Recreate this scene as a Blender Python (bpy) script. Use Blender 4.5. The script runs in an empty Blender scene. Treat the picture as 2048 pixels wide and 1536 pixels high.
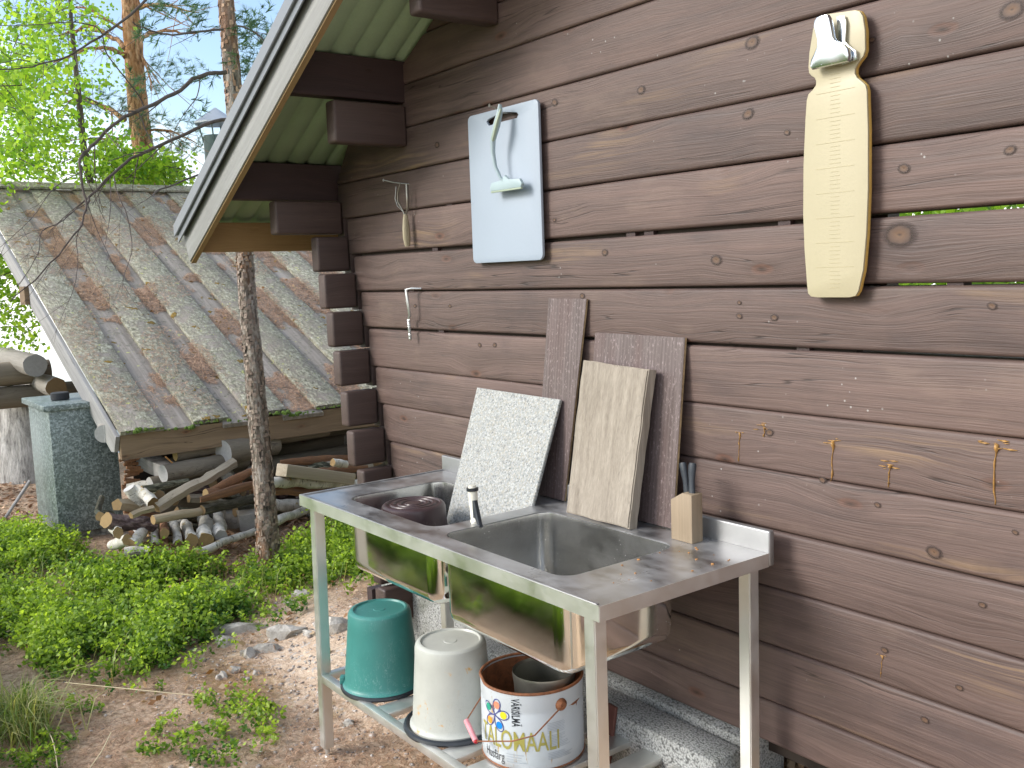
import bpy, bmesh, math, random
import numpy as np
from mathutils import Vector, Matrix, noise as mnoise
random.seed(7); np.random.seed(7)
R = math.radians
sc = bpy.context.scene
COL = sc.collection

# ------------------------------------------------------------------ camera
CAM = Vector((0.0, 0.0, 1.67))
F, CX, CY = 1937.0, 1024.0, 768.0          # focal length and centre in photo pixels (2048 x 1536)
def _cr(x, y): return Vector(((x-CX)/F, -(y-CY)/F, -1.0))
_X = -_cr(-454, 598).normalized()
_vy = _cr(3600, 455)
_Z = _X.cross(_vy).normalized()
_Y = _Z.cross(_X)
MW = Matrix((_X, _Y, _Z))                   # camera axes -> world axes
cam = bpy.data.cameras.new('camera'); camo = bpy.data.objects.new('camera', cam); COL.objects.link(camo)
cam.sensor_width = 36; cam.lens = F/2048*36
cam.clip_start = 0.05; cam.clip_end = 2000
camo.matrix_world = Matrix.Translation(CAM) @ MW.to_4x4()
sc.camera = camo
def on_x(px, py, X): d = MW @ _cr(px, py); return CAM + d*(X/d.x)
def on_y(px, py, Y): d = MW @ _cr(px, py); return CAM + d*(Y/d.y)
def on_z(px, py, Z): d = MW @ _cr(px, py); return CAM + d*((Z-CAM.z)/d.z)

# ------------------------------------------------------------------ light
sun_dir = Vector((-0.42, -1.0, 0.62)).normalized()
sun_el = math.asin(sun_dir.z); sun_az = math.atan2(sun_dir.x, sun_dir.y)
world = bpy.data.worlds.new('World'); sc.world = world; world.use_nodes = True
nt = world.node_tree; nt.nodes.clear()
out = nt.nodes.new('ShaderNodeOutputWorld'); bg = nt.nodes.new('ShaderNodeBackground')
sky = nt.nodes.new('ShaderNodeTexSky'); sky.sky_type = 'NISHITA'; sky.sun_disc = False
sky.sun_elevation = sun_el; sky.sun_rotation = sun_az; sky.air_density = 1.0; sky.dust_density = 1.5; sky.ozone_density = 1.5
tc = nt.nodes.new('ShaderNodeTexCoord'); mp = nt.nodes.new('ShaderNodeMapping'); mp.inputs['Scale'].default_value = (1.2, 1.2, 3.0)
mp.inputs['Location'].default_value = (3.1, 0.4, 0.0)
nz = nt.nodes.new('ShaderNodeTexNoise'); nz.inputs['Scale'].default_value = 1.9; nz.inputs['Detail'].default_value = 7; nz.inputs['Roughness'].default_value = 0.55
rp = nt.nodes.new('ShaderNodeValToRGB'); rp.color_ramp.elements[0].position = 0.46; rp.color_ramp.elements[1].position = 0.74
mx = nt.nodes.new('ShaderNodeMixRGB'); mx.inputs[2].default_value = (8.0, 8.0, 7.9, 1)
L = nt.links.new
L(tc.outputs['Generated'], mp.inputs['Vector']); L(mp.outputs[0], nz.inputs['Vector']); L(nz.outputs['Fac'], rp.inputs['Fac'])
rp.color_ramp.elements[0].color = (0.10, 0.10, 0.10, 1)
sep = nt.nodes.new('ShaderNodeSeparateXYZ'); L(tc.outputs['Generated'], sep.inputs[0])
hz_ = nt.nodes.new('ShaderNodeMapRange'); hz_.inputs['From Min'].default_value = 0.08; hz_.inputs['From Max'].default_value = 0.34; hz_.inputs['To Min'].default_value = 1.0; hz_.inputs['To Max'].default_value = 0.0
L(sep.outputs['Z'], hz_.inputs['Value']); ad_ = nt.nodes.new('ShaderNodeMath'); ad_.operation = 'ADD'; ad_.use_clamp = True
L(rp.outputs[0], ad_.inputs[0]); L(hz_.outputs[0], ad_.inputs[1])
dt_ = nt.nodes.new('ShaderNodeVectorMath'); dt_.operation = 'DOT_PRODUCT'; L(tc.outputs['Generated'], dt_.inputs[0]); dt_.inputs[1].default_value = (MW @ _cr(370, 70)).normalized()
hl_ = nt.nodes.new('ShaderNodeMapRange'); hl_.inputs['From Min'].default_value = 0.965; hl_.inputs['From Max'].default_value = 0.997; hl_.inputs['To Max'].default_value = 0.85; L(dt_.outputs['Value'], hl_.inputs['Value'])
sb_ = nt.nodes.new('ShaderNodeMath'); sb_.operation = 'SUBTRACT'; sb_.use_clamp = True; L(ad_.outputs[0], sb_.inputs[0]); L(hl_.outputs[0], sb_.inputs[1]); L(sb_.outputs[0], mx.inputs['Fac'])
dm_ = nt.nodes.new('ShaderNodeMixRGB'); dm_.blend_type = 'MULTIPLY'; dm_.inputs[0].default_value = 1.0; dm_.inputs[2].default_value = (0.82, 0.60, 0.52, 1); L(sky.outputs[0], dm_.inputs[1]); L(dm_.outputs[0], mx.inputs[1]); L(sky.outputs[0], mx.inputs[1]); L(mx.outputs[0], bg.inputs['Color'])
bg.inputs['Strength'].default_value = 0.108
L(bg.outputs[0], out.inputs['Surface'])
sl = bpy.data.lights.new('sun', 'SUN'); sl.energy = 1.3; sl.angle = R(22); sl.color = (1.0, 0.965, 0.92)
so = bpy.data.objects.new('sun', sl); COL.objects.link(so)
so.rotation_euler = (-sun_dir).to_track_quat('-Z', 'Y').to_euler()
sc.view_settings.view_transform = 'Standard'; sc.view_settings.look = 'None'
sc.view_settings.exposure = 1.46; sc.view_settings.gamma = 1.0; sc.view_settings.use_curve_mapping = False
sc.cycles.max_bounces = 8; sc.cycles.transparent_max_bounces = 8

# ------------------------------------------------------------------ tagging
def tag(o, label=None, cat=None, group=None, kind=None):
    if label: o['label'] = label
    if cat: o['category'] = cat
    if group: o['group'] = group
    if kind: o['kind'] = kind
    return o
def thing(name, label, cat, loc=(0, 0, 0), group=None):
    o = bpy.data.objects.new(name, None); COL.objects.link(o); o.location = loc; o.empty_display_size = 0.1
    return tag(o, label, cat, group)

# ------------------------------------------------------------------ material helpers
class NT:
    def __init__(s, name):
        s.m = bpy.data.materials.new(name); s.m.use_nodes = True; s.t = s.m.node_tree; s.t.nodes.clear()
        s.o = s.n('OutputMaterial'); s.p = s.n('BsdfPrincipled'); s.l(s.p.outputs[0], s.o.inputs['Surface'])
        s.tc = s.n('TexCoord'); s.oi = s.n('ObjectInfo')
    def n(s, k): return s.t.nodes.new('ShaderNode'+k)
    def l(s, a, b): s.t.links.new(a, b)
    def set(s, sock, v):
        if isinstance(v, bpy.types.NodeSocket): s.l(v, sock)
        elif isinstance(v, (tuple, list)) and len(v) == 3 and sock.type == 'RGBA': sock.default_value = (*v, 1)
        else: sock.default_value = v
    def coord(s, rnd=True):
        if not rnd: return s.tc.outputs['Object']
        a = s.n('VectorMath'); a.operation = 'ADD'; b = s.n('VectorMath'); b.operation = 'SCALE'
        b.inputs[0].default_value = (17.3, 0, 23.1); s.l(s.oi.outputs['Random'], b.inputs['Scale'])
        s.l(s.tc.outputs['Object'], a.inputs[0]); s.l(b.outputs[0], a.inputs[1]); return a.outputs[0]
    def map(s, v, scale=(1, 1, 1), loc=(0, 0, 0), rot=(0, 0, 0)):
        m = s.n('Mapping'); s.l(v, m.inputs['Vector']); m.inputs['Scale'].default_value = scale
        m.inputs['Location'].default_value = loc; m.inputs['Rotation'].default_value = rot; return m.outputs[0]
    def noise(s, v, scale=5, detail=4, rough=0.55, dist=0.0):
        k = s.n('TexNoise'); s.l(v, k.inputs['Vector']); k.inputs['Scale'].default_value = scale
        k.inputs['Detail'].default_value = detail; k.inputs['Roughness'].default_value = rough; k.inputs['Distortion'].default_value = dist
        return k.outputs['Fac']
    def vor(s, v, scale=5, out='Distance', rnd=1.0, feature='F1'):
        k = s.n('TexVoronoi'); s.l(v, k.inputs['Vector']); k.inputs['Scale'].default_value = scale; k.feature = feature
        k.inputs['Randomness'].default_value = rnd; return k.outputs[out]
    def vor2(s, v, a, b, sa, sb):
        sp = s.n('SeparateXYZ'); s.l(v, sp.inputs[0]); cb = s.n('CombineXYZ')
        s.l(s.math('MULTIPLY', sp.outputs[a], sa), cb.inputs[0]); s.l(s.math('MULTIPLY', sp.outputs[b], sb), cb.inputs[1])
        k = s.n('TexVoronoi'); k.voronoi_dimensions = '2D'; k.inputs['Scale'].default_value = 1.0; s.l(cb.outputs[0], k.inputs['Vector']); return k.outputs['Distance']
    def ramp(s, f, stops):
        r = s.n('ValToRGB'); s.set(r.inputs['Fac'], f); e = r.color_ramp.elements
        while len(e) < len(stops): e.new(0.5)
        for i, (p, c) in enumerate(stops):
            e[i].position = p; e[i].color = (*c, 1) if isinstance(c, (tuple, list)) else (c, c, c, 1)
        return r.outputs[0]
    def mix(s, f, a, b, mode='MIX'):
        m = s.n('MixRGB'); m.blend_type = mode; s.set(m.inputs[0], f); s.set(m.inputs[1], a); s.set(m.inputs[2], b); return m.outputs[0]
    def math(s, op, a, b=0.0, c=None):
        m = s.n('Math'); m.operation = op; s.set(m.inputs[0], a); s.set(m.inputs[1], b)
        if c is not None: s.set(m.inputs[2], c)
        return m.outputs[0]
    def bump(s, h, strength=0.3, dist=0.01, nrm=None):
        b = s.n('Bump'); b.inputs['Strength'].default_value = strength; b.inputs['Distance'].default_value = dist
        s.l(h, b.inputs['Height'])
        if nrm is not None: s.l(nrm, b.inputs['Normal'])
        s.l(b.outputs[0], s.p.inputs['Normal']); return b.outputs[0]
    def fin(s, col=None, rough=0.6, metal=0.0, **kw):
        if col is not None: s.set(s.p.inputs['Base Color'], col)
        s.set(s.p.inputs['Roughness'], rough); s.set(s.p.inputs['Metallic'], metal)
        for k, v in kw.items(): s.set(s.p.inputs[k.replace('_', ' ')], v)
        return s.m

def sw(v, axis, a, b, c):
    """scale tuple: a along the grain axis, b across (vertical), c for the face normal"""
    return {'X': (a, c, b), 'Y': (c, a, b), 'Z': (b, c, a), 'L': (b, b, a), 'D': (a, b, b)}[axis]

def wood(name, c1, c2, axis='X', rough=0.75, knots=0.0, knotcol=(0.03, 0.018, 0.012), wear=None, vary=0.25, bump=0.35, fine=1.0, grain=22, crack=0.0, spots=None, rings=False, blotch=False, rot=0.0):
    s = NT(name); v = s.coord()
    if rot: v = s.map(v, rot=(0, rot, 0))
    s_al, s_ac, s_no = (1.0, 1.0, 1.0)
    # knots
    if knots > 0:
        kd = s.vor2(v, *{'X': (0, 2), 'Y': (1, 2), 'Z': (2, 0), 'L': (2, 0), 'D': (0, 2)}[axis], 1.7, 4.4)
        kd = s.math('ADD', kd, s.math('MULTIPLY', s.math('SUBTRACT', s.noise(s.map(v, sw(None, axis, 22, 40, 40)), 1.0, 3, 0.6), 0.5), 0.045))
        kmask = s.ramp(kd, [(0.0, 1.0), (0.035*knots, 0.9), (0.062*knots, 0.0)]); warp = s.ramp(kd, [(0.0, 1.0), (0.36, 0.0)])
    else:
        kmask = None; warp = None
    g0 = s.map(v, sw(None, axis, 0.9, 1.0, 1.0))
    wv = s.noise(g0, 2.2, 2, 0.5)
    comb = s.n('CombineXYZ'); w2 = s.math('MULTIPLY', wv, 0.035)
    if warp is not None: w2 = s.math('ADD', w2, s.math('MULTIPLY', warp, 0.03))
    s.l(w2, comb.inputs[{'X': 2, 'Y': 2, 'Z': 0, 'L': 0, 'D': 1}[axis]])
    av = s.n('VectorMath'); av.operation = 'ADD'; s.l(v, av.inputs[0]); s.l(comb.outputs[0], av.inputs[1]); vv = av.outputs[0]
    n1 = s.noise(s.map(vv, sw(None, axis, 0.55, grain*1.3, grain*0.8)), 1.0, 6, 0.68)
    n2 = s.noise(s.map(vv, sw(None, axis, 5.0, grain*9*fine, grain*9*fine)), 1.0, 3, 0.6)
    nb = s.noise(s.map(v, sw(None, axis, 0.8, 3.0, 3.0)), 1.0, 4, 0.6)
    f = s.math('ADD', s.math('MULTIPLY', n1, 0.6), s.math('ADD', s.math('MULTIPLY', n2, 0.25), s.math('MULTIPLY', nb, 0.35)))
    col = s.ramp(f, [(0.38, c1), (0.80, c2)])
    hgt = s.math('ADD', s.math('MULTIPLY', n1, 0.6), n2)
    if wear is not None:
        wc, amount = wear
        wm = s.noise(s.map(v, sw(None, axis, 1.1, 5.5, 5.5), loc=(3, 7, 1)), 1.0, 3, 0.5)
        wm = s.ramp(wm, [(0.64-amount, 0.0), (0.74-amount, 1.0)])
        st = s.ramp(n1, [(0.46, 0.0), (0.60, 0.9)])
        col = s.mix(s.math('MULTIPLY', s.math('MULTIPLY', wm, st), 0.75), col, wc)
    if kmask is not None:
        ring = s.math('SINE', s.math('MULTIPLY', kd, 60.0))
        halo = s.ramp(kd, [(0.03*knots, 0.7), (0.13*knots, 0.0)])
        sel = s.ramp(s.noise(s.map(v, sw(None, axis, 1.7, 4.0, 0.0), loc=(9, 2, 4)), 1.3, 2), [(0.44, 0.0), (0.56, 1.0)])
        kcol = s.mix(s.ramp(kd, [(0.0, 0.0), (0.05*knots, 1.0)]), tuple(0.5*q for q in knotcol), tuple(q*w_ for q, w_ in zip(c2, (0.85, 0.62, 0.5))))
        col = s.mix(s.math('MULTIPLY', halo, s.math('MULTIPLY', sel, 0.55)), col, knotcol)
        col = s.mix(s.math('MULTIPLY', kmask, sel), col, kcol)
        hgt = s.math('SUBTRACT', hgt, s.math('MULTIPLY', kmask, 0.6))
    if blotch:
        bl_ = s.noise(s.map(v, sw(None, axis, 2.2, 5.0, 3.0), loc=(5, 5, 5)), 1.0, 5, 0.65)
        col = s.mix(s.ramp(bl_, [(0.52, 0.0), (0.72, 0.55)]), col, (0.045, 0.033, 0.034))
        col = s.mix(s.ramp(bl_, [(0.28, 0.35), (0.44, 0.0)]), col, (0.21, 0.15, 0.115))
    if crack > 0:
        cr = s.noise(s.map(vv, sw(None, axis, 0.7, 30, 30), loc=(1, 5, 2)), 1.0, 2, 0.5)
        cm = s.ramp(cr, [(0.49, 0.0), (0.498, 1.0), (0.506, 0.0)])
        gate = s.ramp(s.noise(s.map(v, sw(None, axis, 0.9, 7, 7), loc=(8, 8, 8)), 1.0, 2), [(0.52, 0.0), (0.6, 1.0)])
        cm = s.math('MULTIPLY', cm, s.math('MULTIPLY', gate, crack))
        col = s.mix(cm, col, tuple(0.25*c for c in c1)); hgt = s.math('SUBTRACT', hgt, cm)
    if spots is not None:
        sv = s.vor(s.map(v, (1, 1, 1), loc=(2, 2, 2)), 26.0, 'Distance')
        sp = s.math('MULTIPLY', s.ramp(sv, [(0.05, 1.0), (0.09, 0.0)]), s.ramp(s.noise(v, 2.0, 3), [(0.52, 0.0), (0.6, 1.0)]))
        col = s.mix(s.math('MULTIPLY', sp, 0.55), col, spots)
    hv = s.n('HueSaturation'); s.l(col, hv.inputs['Color'])
    s.l(s.math('ADD', s.math('MULTIPLY', s.oi.outputs['Random'], vary), 1.0-vary/2), hv.inputs['Value'])
    s.bump(hgt, bump, 0.004)
    return s.fin(hv.outputs[0], s.ramp(n1, [(0.3, rough-0.12), (0.7, min(1.0, rough+0.12))]))

def plain(name, col, rough=0.6, metal=0.0, mottle=0.12, scale=8, bump=0.05, fine=120, **kw):
    s = NT(name); v = s.coord()
    a = s.noise(v, scale, 5, 0.6); b = s.noise(v, fine, 2, 0.6)
    f = s.math('ADD', s.math('MULTIPLY', a, 0.75), s.math('MULTIPLY', b, 0.25))
    c = s.ramp(f, [(0.3, tuple(x*(1-mottle) for x in col)), (0.7, tuple(min(1, x*(1+mottle)) for x in col))])
    if bump: s.bump(f, bump, 0.003)
    return s.fin(c, s.ramp(a, [(0.3, max(0, rough-0.08)), (0.7, min(1, rough+0.1))]), metal, **kw)

# ------------------------------------------------------------------ materials
M = {}
M['stain'] = wood('brown_stained_wood', (0.044, 0.027, 0.023), (0.166, 0.112, 0.096), 'X', 0.6, knots=1.15, knotcol=(0.045, 0.024, 0.016), wear=((0.27, 0.18, 0.095), 0.055), vary=0.28, crack=0.9, grain=26, bump=0.4, blotch=True, spots=(0.45, 0.45, 0.43))
M['stainY'] = wood('brown_stained_wood_end', (0.034, 0.020, 0.017), (0.085, 0.056, 0.048), 'Y', 0.6, knots=0.6, vary=0.15)
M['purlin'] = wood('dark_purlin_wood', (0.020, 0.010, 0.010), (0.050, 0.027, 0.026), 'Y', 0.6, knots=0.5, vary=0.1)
M['lightbeam'] = wood('yellow_brown_pine', (0.20, 0.115, 0.04), (0.38, 0.25, 0.11), 'Y', 0.65, knots=0.8, knotcol=(0.12, 0.05, 0.02), vary=0.05, grain=16)
M['barge'] = wood('pale_grey_painted_wood', (0.17, 0.17, 0.16), (0.33, 0.335, 0.325), 'X', 0.6, knots=0.3, knotcol=(0.15, 0.12, 0.09), vary=0.05, rot=math.atan(0.52))
M['underwood'] = wood('raw_board_edge', (0.22, 0.14, 0.06), (0.38, 0.27, 0.13), 'X', 0.7, vary=0.05, rot=math.atan(0.52))
M['rakewood'] = wood('weathered_rake_wood', (0.17, 0.165, 0.16), (0.40, 0.395, 0.39), 'X', 0.85, knots=0.5, knotcol=(0.08, 0.07, 0.06), crack=1.0, vary=0.1, bump=0.6, rot=-R(23.8))
M['greywood'] = wood('weathered_grey_wood', (0.20, 0.19, 0.18), (0.44, 0.43, 0.42), 'X', 0.85, knots=0.6, knotcol=(0.08, 0.07, 0.06), crack=1.0, vary=0.15, bump=0.6)
M['greywoodY'] = wood('weathered_brown_beam', (0.10, 0.065, 0.035), (0.27, 0.19, 0.115), 'Y', 0.85, knots=1.1, knotcol=(0.05, 0.03, 0.02), crack=1.0, vary=0.2, bump=0.6)
M['logY'] = wood('old_log_wood', (0.10, 0.085, 0.06), (0.26, 0.22, 0.165), 'Y', 0.85, knots=0.8, crack=1.0, vary=0.3, bump=0.7)
M['logX'] = wood('old_log_wood_end', (0.16, 0.14, 0.11), (0.40, 0.38, 0.34), 'X', 0.85, crack=1.0, vary=0.3, bump=0.6)
M['board'] = wood('old_pine_board', (0.12, 0.095, 0.068), (0.42, 0.375, 0.31), 'Z', 0.8, knots=0.8, knotcol=(0.16, 0.11, 0.06), crack=0.7, vary=0.02, bump=0.55, grain=26)
M['beech'] = wood('pale_oak_block', (0.20, 0.15, 0.095), (0.35, 0.275, 0.19), 'Z', 0.6, vary=0.02, grain=50)

def plywood(name):
    s = NT(name); v = s.coord()
    st = s.noise(s.map(v, (60, 20, 2.5)), 1.0, 4, 0.65)
    w = s.n('TexWave'); s.l(s.map(v, (1, 0, 0)), w.inputs['Vector']); w.inputs['Scale'].default_value = 22; w.inputs['Distortion'].default_value = 1.0
    sp = s.noise(s.map(v, (160, 160, 70)), 1.0, 3, 0.7)
    sx = s.n('SeparateXYZ'); s.l(s.tc.outputs['Object'], sx.inputs[0])
    base = s.ramp(s.math('ADD', s.math('MULTIPLY', st, 0.85), s.math('MULTIPLY', w.outputs['Fac'], 0.15)), [(0.3, (0.070, 0.049, 0.045)), (0.7, (0.140, 0.108, 0.104))])
    red = s.ramp(s.noise(s.map(v, (7, 1, 1.6)), 1.0, 3), [(0.50, 0.0), (0.66, 0.6)])
    col = s.mix(s.math('MULTIPLY', red, 0.5), base, (0.10, 0.042, 0.034))
    col = s.mix(s.ramp(sp, [(0.56, 0.0), (0.72, 0.6)]), col, (0.36, 0.29, 0.29))
    s.bump(s.math('ADD', st, s.math('MULTIPLY', w.outputs['Fac'], 0.3)), 0.25, 0.002)
    return s.fin(col, 0.42)
M['plywood'] = plywood('film_faced_plywood')
M['plyedge'] = plain('plywood_edge', (0.30, 0.22, 0.12), 0.8, mottle=0.5, scale=40)

def granite():
    s = NT('speckled_grey_stone'); v = s.coord(False)
    c = s.vor(v, 185, 'Color'); sx = s.n('SeparateXYZ'); s.l(c, sx.inputs[0])
    c2 = s.vor(s.map(v, loc=(3, 3, 3)), 330, 'Color'); sy = s.n('SeparateXYZ'); s.l(c2, sy.inputs[0])
    a = s.ramp(sx.outputs[0], [(0.0, (0.05, 0.055, 0.06)), (0.12, (0.13, 0.145, 0.15)), (0.25, (0.28, 0.30, 0.30)), (0.50, (0.25, 0.265, 0.25)), (0.74, (0.28, 0.25, 0.18)), (0.88, (0.42, 0.43, 0.42))])
    b = s.ramp(sy.outputs[1], [(0.0, (0.08, 0.085, 0.09)), (0.2, (0.24, 0.26, 0.26)), (0.8, (0.36, 0.36, 0.34))])
    col = s.mix(0.42, a, b)
    s.bump(sx.outputs[1], 0.15, 0.001)
    return s.fin(col, 0.45)
M['granite'] = granite()

def steel(name, col=(0.62, 0.62, 0.60), rough=0.2, br=(3, 140, 140), bump=0.02, dirt=0.35, wob=0.0, film=0.0, film_dark=0.62):
    s = NT(name); v = s.coord(False)
    st = s.noise(s.map(v, br), 1.0, 3, 0.6); sm = s.noise(v, 9, 5, 0.6); sc_ = s.noise(s.map(v, (40, 8, 25), rot=(0.4, 0.3, 0.8)), 3.0, 2, 0.7)
    c = s.mix(s.ramp(sm, [(0.45, 0.0), (0.75, dirt)]), col, tuple(x*0.55 for x in col))
    sp = s.vor(v, 75, 'Distance'); spm = s.math('MULTIPLY', s.ramp(sp, [(0.05, 1.0), (0.10, 0.0)]), s.ramp(s.noise(v, 6, 2), [(0.5, 0.0), (0.62, 0.8)]))
    r = s.math('ADD', s.math('MULTIPLY', sm, 0.12), s.math('MULTIPLY', st, 0.08)); r = s.math('ADD', r, rough-0.10)
    r = s.math('ADD', r, s.math('MULTIPLY', spm, 0.4))
    c = s.mix(spm, c, (0.72, 0.72, 0.70))
    h = s.math('ADD', s.math('MULTIPLY', st, 0.3), s.math('MULTIPLY', s.noise(v, 5, 2), 6.0*wob)) if wob else st
    s.bump(h, bump, 0.002)
    mm = s.math('SUBTRACT', 1.0, s.math('MULTIPLY', spm, 0.9))
    if film > 0:
        c = s.mix(1.0, c, (film_dark, film_dark, film_dark), 'MULTIPLY') if film > 0.5 else c
        fl_ = s.ramp(s.noise(s.map(v, (3, 5, 4), loc=(2, 3, 1)), 2.0, 6, 0.7), [(0.35, 0.0), (0.7, 1.0)])
        mm = s.math('SUBTRACT', mm, s.math('MULTIPLY', fl_, film)); mm = s.math('MAXIMUM', mm, 0.0)
    return s.fin(c, r, mm)
M['steel_top'] = steel('worn_steel_top', (0.66, 0.665, 0.67), 0.30, (90, 3, 90), 0.03, 0.25, film=0.75)
M['steel_splash'] = steel('matt_splash_steel', (0.34, 0.345, 0.35), 0.5, (3, 90, 90), 0.03, 0.25, film=0.3)
M['steel_basin'] = steel('polished_steel_basin', (0.92, 0.93, 0.88), 0.09, (4, 4, 120), 0.008, 0.08, wob=0.012)
M['steel_inner'] = steel('worn_shaded_inner_steel', (0.62, 0.62, 0.60), 0.20, (6, 6, 90), 0.02, 0.35, film=0.15)  # worn steel, also darkened to put the basin's inner shade into its colour
M['steel_leg'] = steel('brushed_steel_leg', (0.72, 0.725, 0.70), 0.40, (120, 120, 3), 0.03, 0.15, film=0.35)
M['chrome'] = steel('chrome', (0.55, 0.58, 0.60), 0.22, (20, 20, 20), 0.0, 0.1)

def bucket_mat(name, col, scratch, sm=0.35, trans=0.0, rust=None):
    s = NT(name); v = s.coord(False)
    a = s.noise(v, 6, 5, 0.6); b = s.noise(s.map(v, (8, 8, 60)), 3.0, 2)
    c = s.ramp(a, [(0.3, tuple(x*0.88 for x in col)), (0.7, tuple(min(1, x*1.12) for x in col))])
    scr = s.noise(s.map(v, (22, 22, 9), rot=(0.3, 0.2, 0.5)), 2.2, 3, 0.6, 1.2)
    sm_ = s.math('MULTIPLY', s.ramp(scr, [(0.492, 0.0), (0.5, 1.0), (0.508, 0.0)]), s.ramp(s.noise(v, 7, 2), [(0.45, 0.0), (0.58, 0.8)]))
    c = s.mix(sm_, c, scratch)
    if rust is not None:
        rm = s.math('MULTIPLY', s.ramp(s.noise(s.map(v, loc=(4.3, 1, 2)), 26, 3, 0.6), [(0.60, 0.0), (0.68, 1.0)]), s.ramp(s.noise(v, 5, 1), [(0.50, 0.0), (0.6, 1.0)]))
        c = s.mix(rm, c, rust)
    s.bump(b, 0.04, 0.002)
    return s.fin(c, sm, 0.0)
M['teal'] = bucket_mat('teal_plastic', (0.042, 0.20, 0.18), (0.28, 0.45, 0.42), 0.42)
M['whiteplastic'] = bucket_mat('milky_white_plastic', (0.44, 0.45, 0.41), (0.32, 0.33, 0.30), 0.38, rust=(0.55, 0.28, 0.03))
M['brownplastic'] = bucket_mat('dark_brown_plastic', (0.050, 0.028, 0.030), (0.22, 0.17, 0.16), 0.36)
M['blackplastic'] = plain('black_plastic', (0.018, 0.022, 0.028), 0.35, mottle=0.3)
M['knifeblack'] = plain('black_rubber', (0.022, 0.028, 0.036), 0.5, mottle=0.15)
M['rubber'] = plain('black_rubber_puck', (0.02, 0.022, 0.026), 0.7)
M['boardwhite'] = plain('bluish_white_plastic', (0.30, 0.355, 0.42), 0.5, mottle=0.04, scale=3, bump=0.03)
M['scraper'] = plain('pale_grey_green_plastic', (0.33, 0.42, 0.44), 0.38, mottle=0.06)
M['sage'] = plain('sage_rubber', (0.30, 0.36, 0.27), 0.5, mottle=0.08)
M['cream'] = plain('cream_plastic', (0.40, 0.36, 0.24), 0.42, mottle=0.04, scale=4, bump=0.02)
M['creamedge'] = plain('amber_board_edge', (0.50, 0.32, 0.08), 0.5, mottle=0.25)
M['etch'] = plain('etched_line', (0.39, 0.345, 0.21), 0.6)
M['metalthin'] = plain('old_metal', (0.34, 0.34, 0.30), 0.35, 0.9)
M['zincrod'] = plain('zinc_rod', (0.62, 0.64, 0.63), 0.35, 0.8)
M['white_tube'] = plain('off_white_tube', (0.68, 0.66, 0.56), 0.4)
M['corrugated'] = plain('green_grey_sheet_metal', (0.38, 0.52, 0.34), 0.45, 0.0, mottle=0.15, scale=4)
M['flashing'] = plain('grey_sheet_metal', (0.17, 0.185, 0.20), 0.42, 0.35, mottle=0.08, scale=3, bump=0.0)
M['chimney'] = plain('grey_green_flue', (0.085, 0.125, 0.125), 0.5, 0.2)
M['chimcap'] = plain('zinc_cowl', (0.42, 0.46, 0.50), 0.4, 0.5)
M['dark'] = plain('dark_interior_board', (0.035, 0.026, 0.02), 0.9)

def concrete(name, c=(0.27, 0.28, 0.275), holes=75):
    s = NT(name); v = s.coord(False)
    d = s.vor(v, holes, 'Distance'); n = s.noise(v, 6, 5); n2 = s.noise(v, 160, 2)
    col = s.ramp(d, [(0.1, tuple(x*1.35 for x in c)), (0.5, c), (0.85, tuple(x*0.3 for x in c))])
    col = s.mix(s.ramp(n, [(0.5, 0.0), (0.72, 0.6)]), col, (0.06, 0.07, 0.035))
    col = s.mix(s.ramp(n2, [(0.35, 0.25), (0.7, 0.0)]), col, (0.08, 0.08, 0.08))
    s.bump(s.math('SUBTRACT', 1.0, d), 0.8, 0.004)
    return s.fin(col, 0.95)
M['leca'] = concrete('lightweight_concrete', (0.36, 0.37, 0.36), 150)
M['concrete'] = concrete('concrete_base', (0.42, 0.41, 0.36), 30)
M['stone'] = concrete('dark_paving_stone', (0.13, 0.12, 0.095), 40)

def galv():
    s = NT('spangled_zinc'); v = s.coord(False)
    sp = s.vor(s.map(v, (1, 1, 1)), 95, 'Color'); sx = s.n('SeparateXYZ'); s.l(sp, sx.inputs[0])
    n = s.noise(v, 38, 4, 0.6)
    f = s.math('ADD', s.math('MULTIPLY', sx.outputs[0], 0.35), s.math('MULTIPLY', n, 0.65))
    c = s.ramp(f, [(0.32, (0.10, 0.13, 0.125)), (0.5, (0.165, 0.205, 0.20)), (0.68, (0.33, 0.385, 0.385))])
    return s.fin(c, s.ramp(f, [(0.3, 0.35), (0.7, 0.55)]), 0.25)
M['galv'] = galv()

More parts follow.
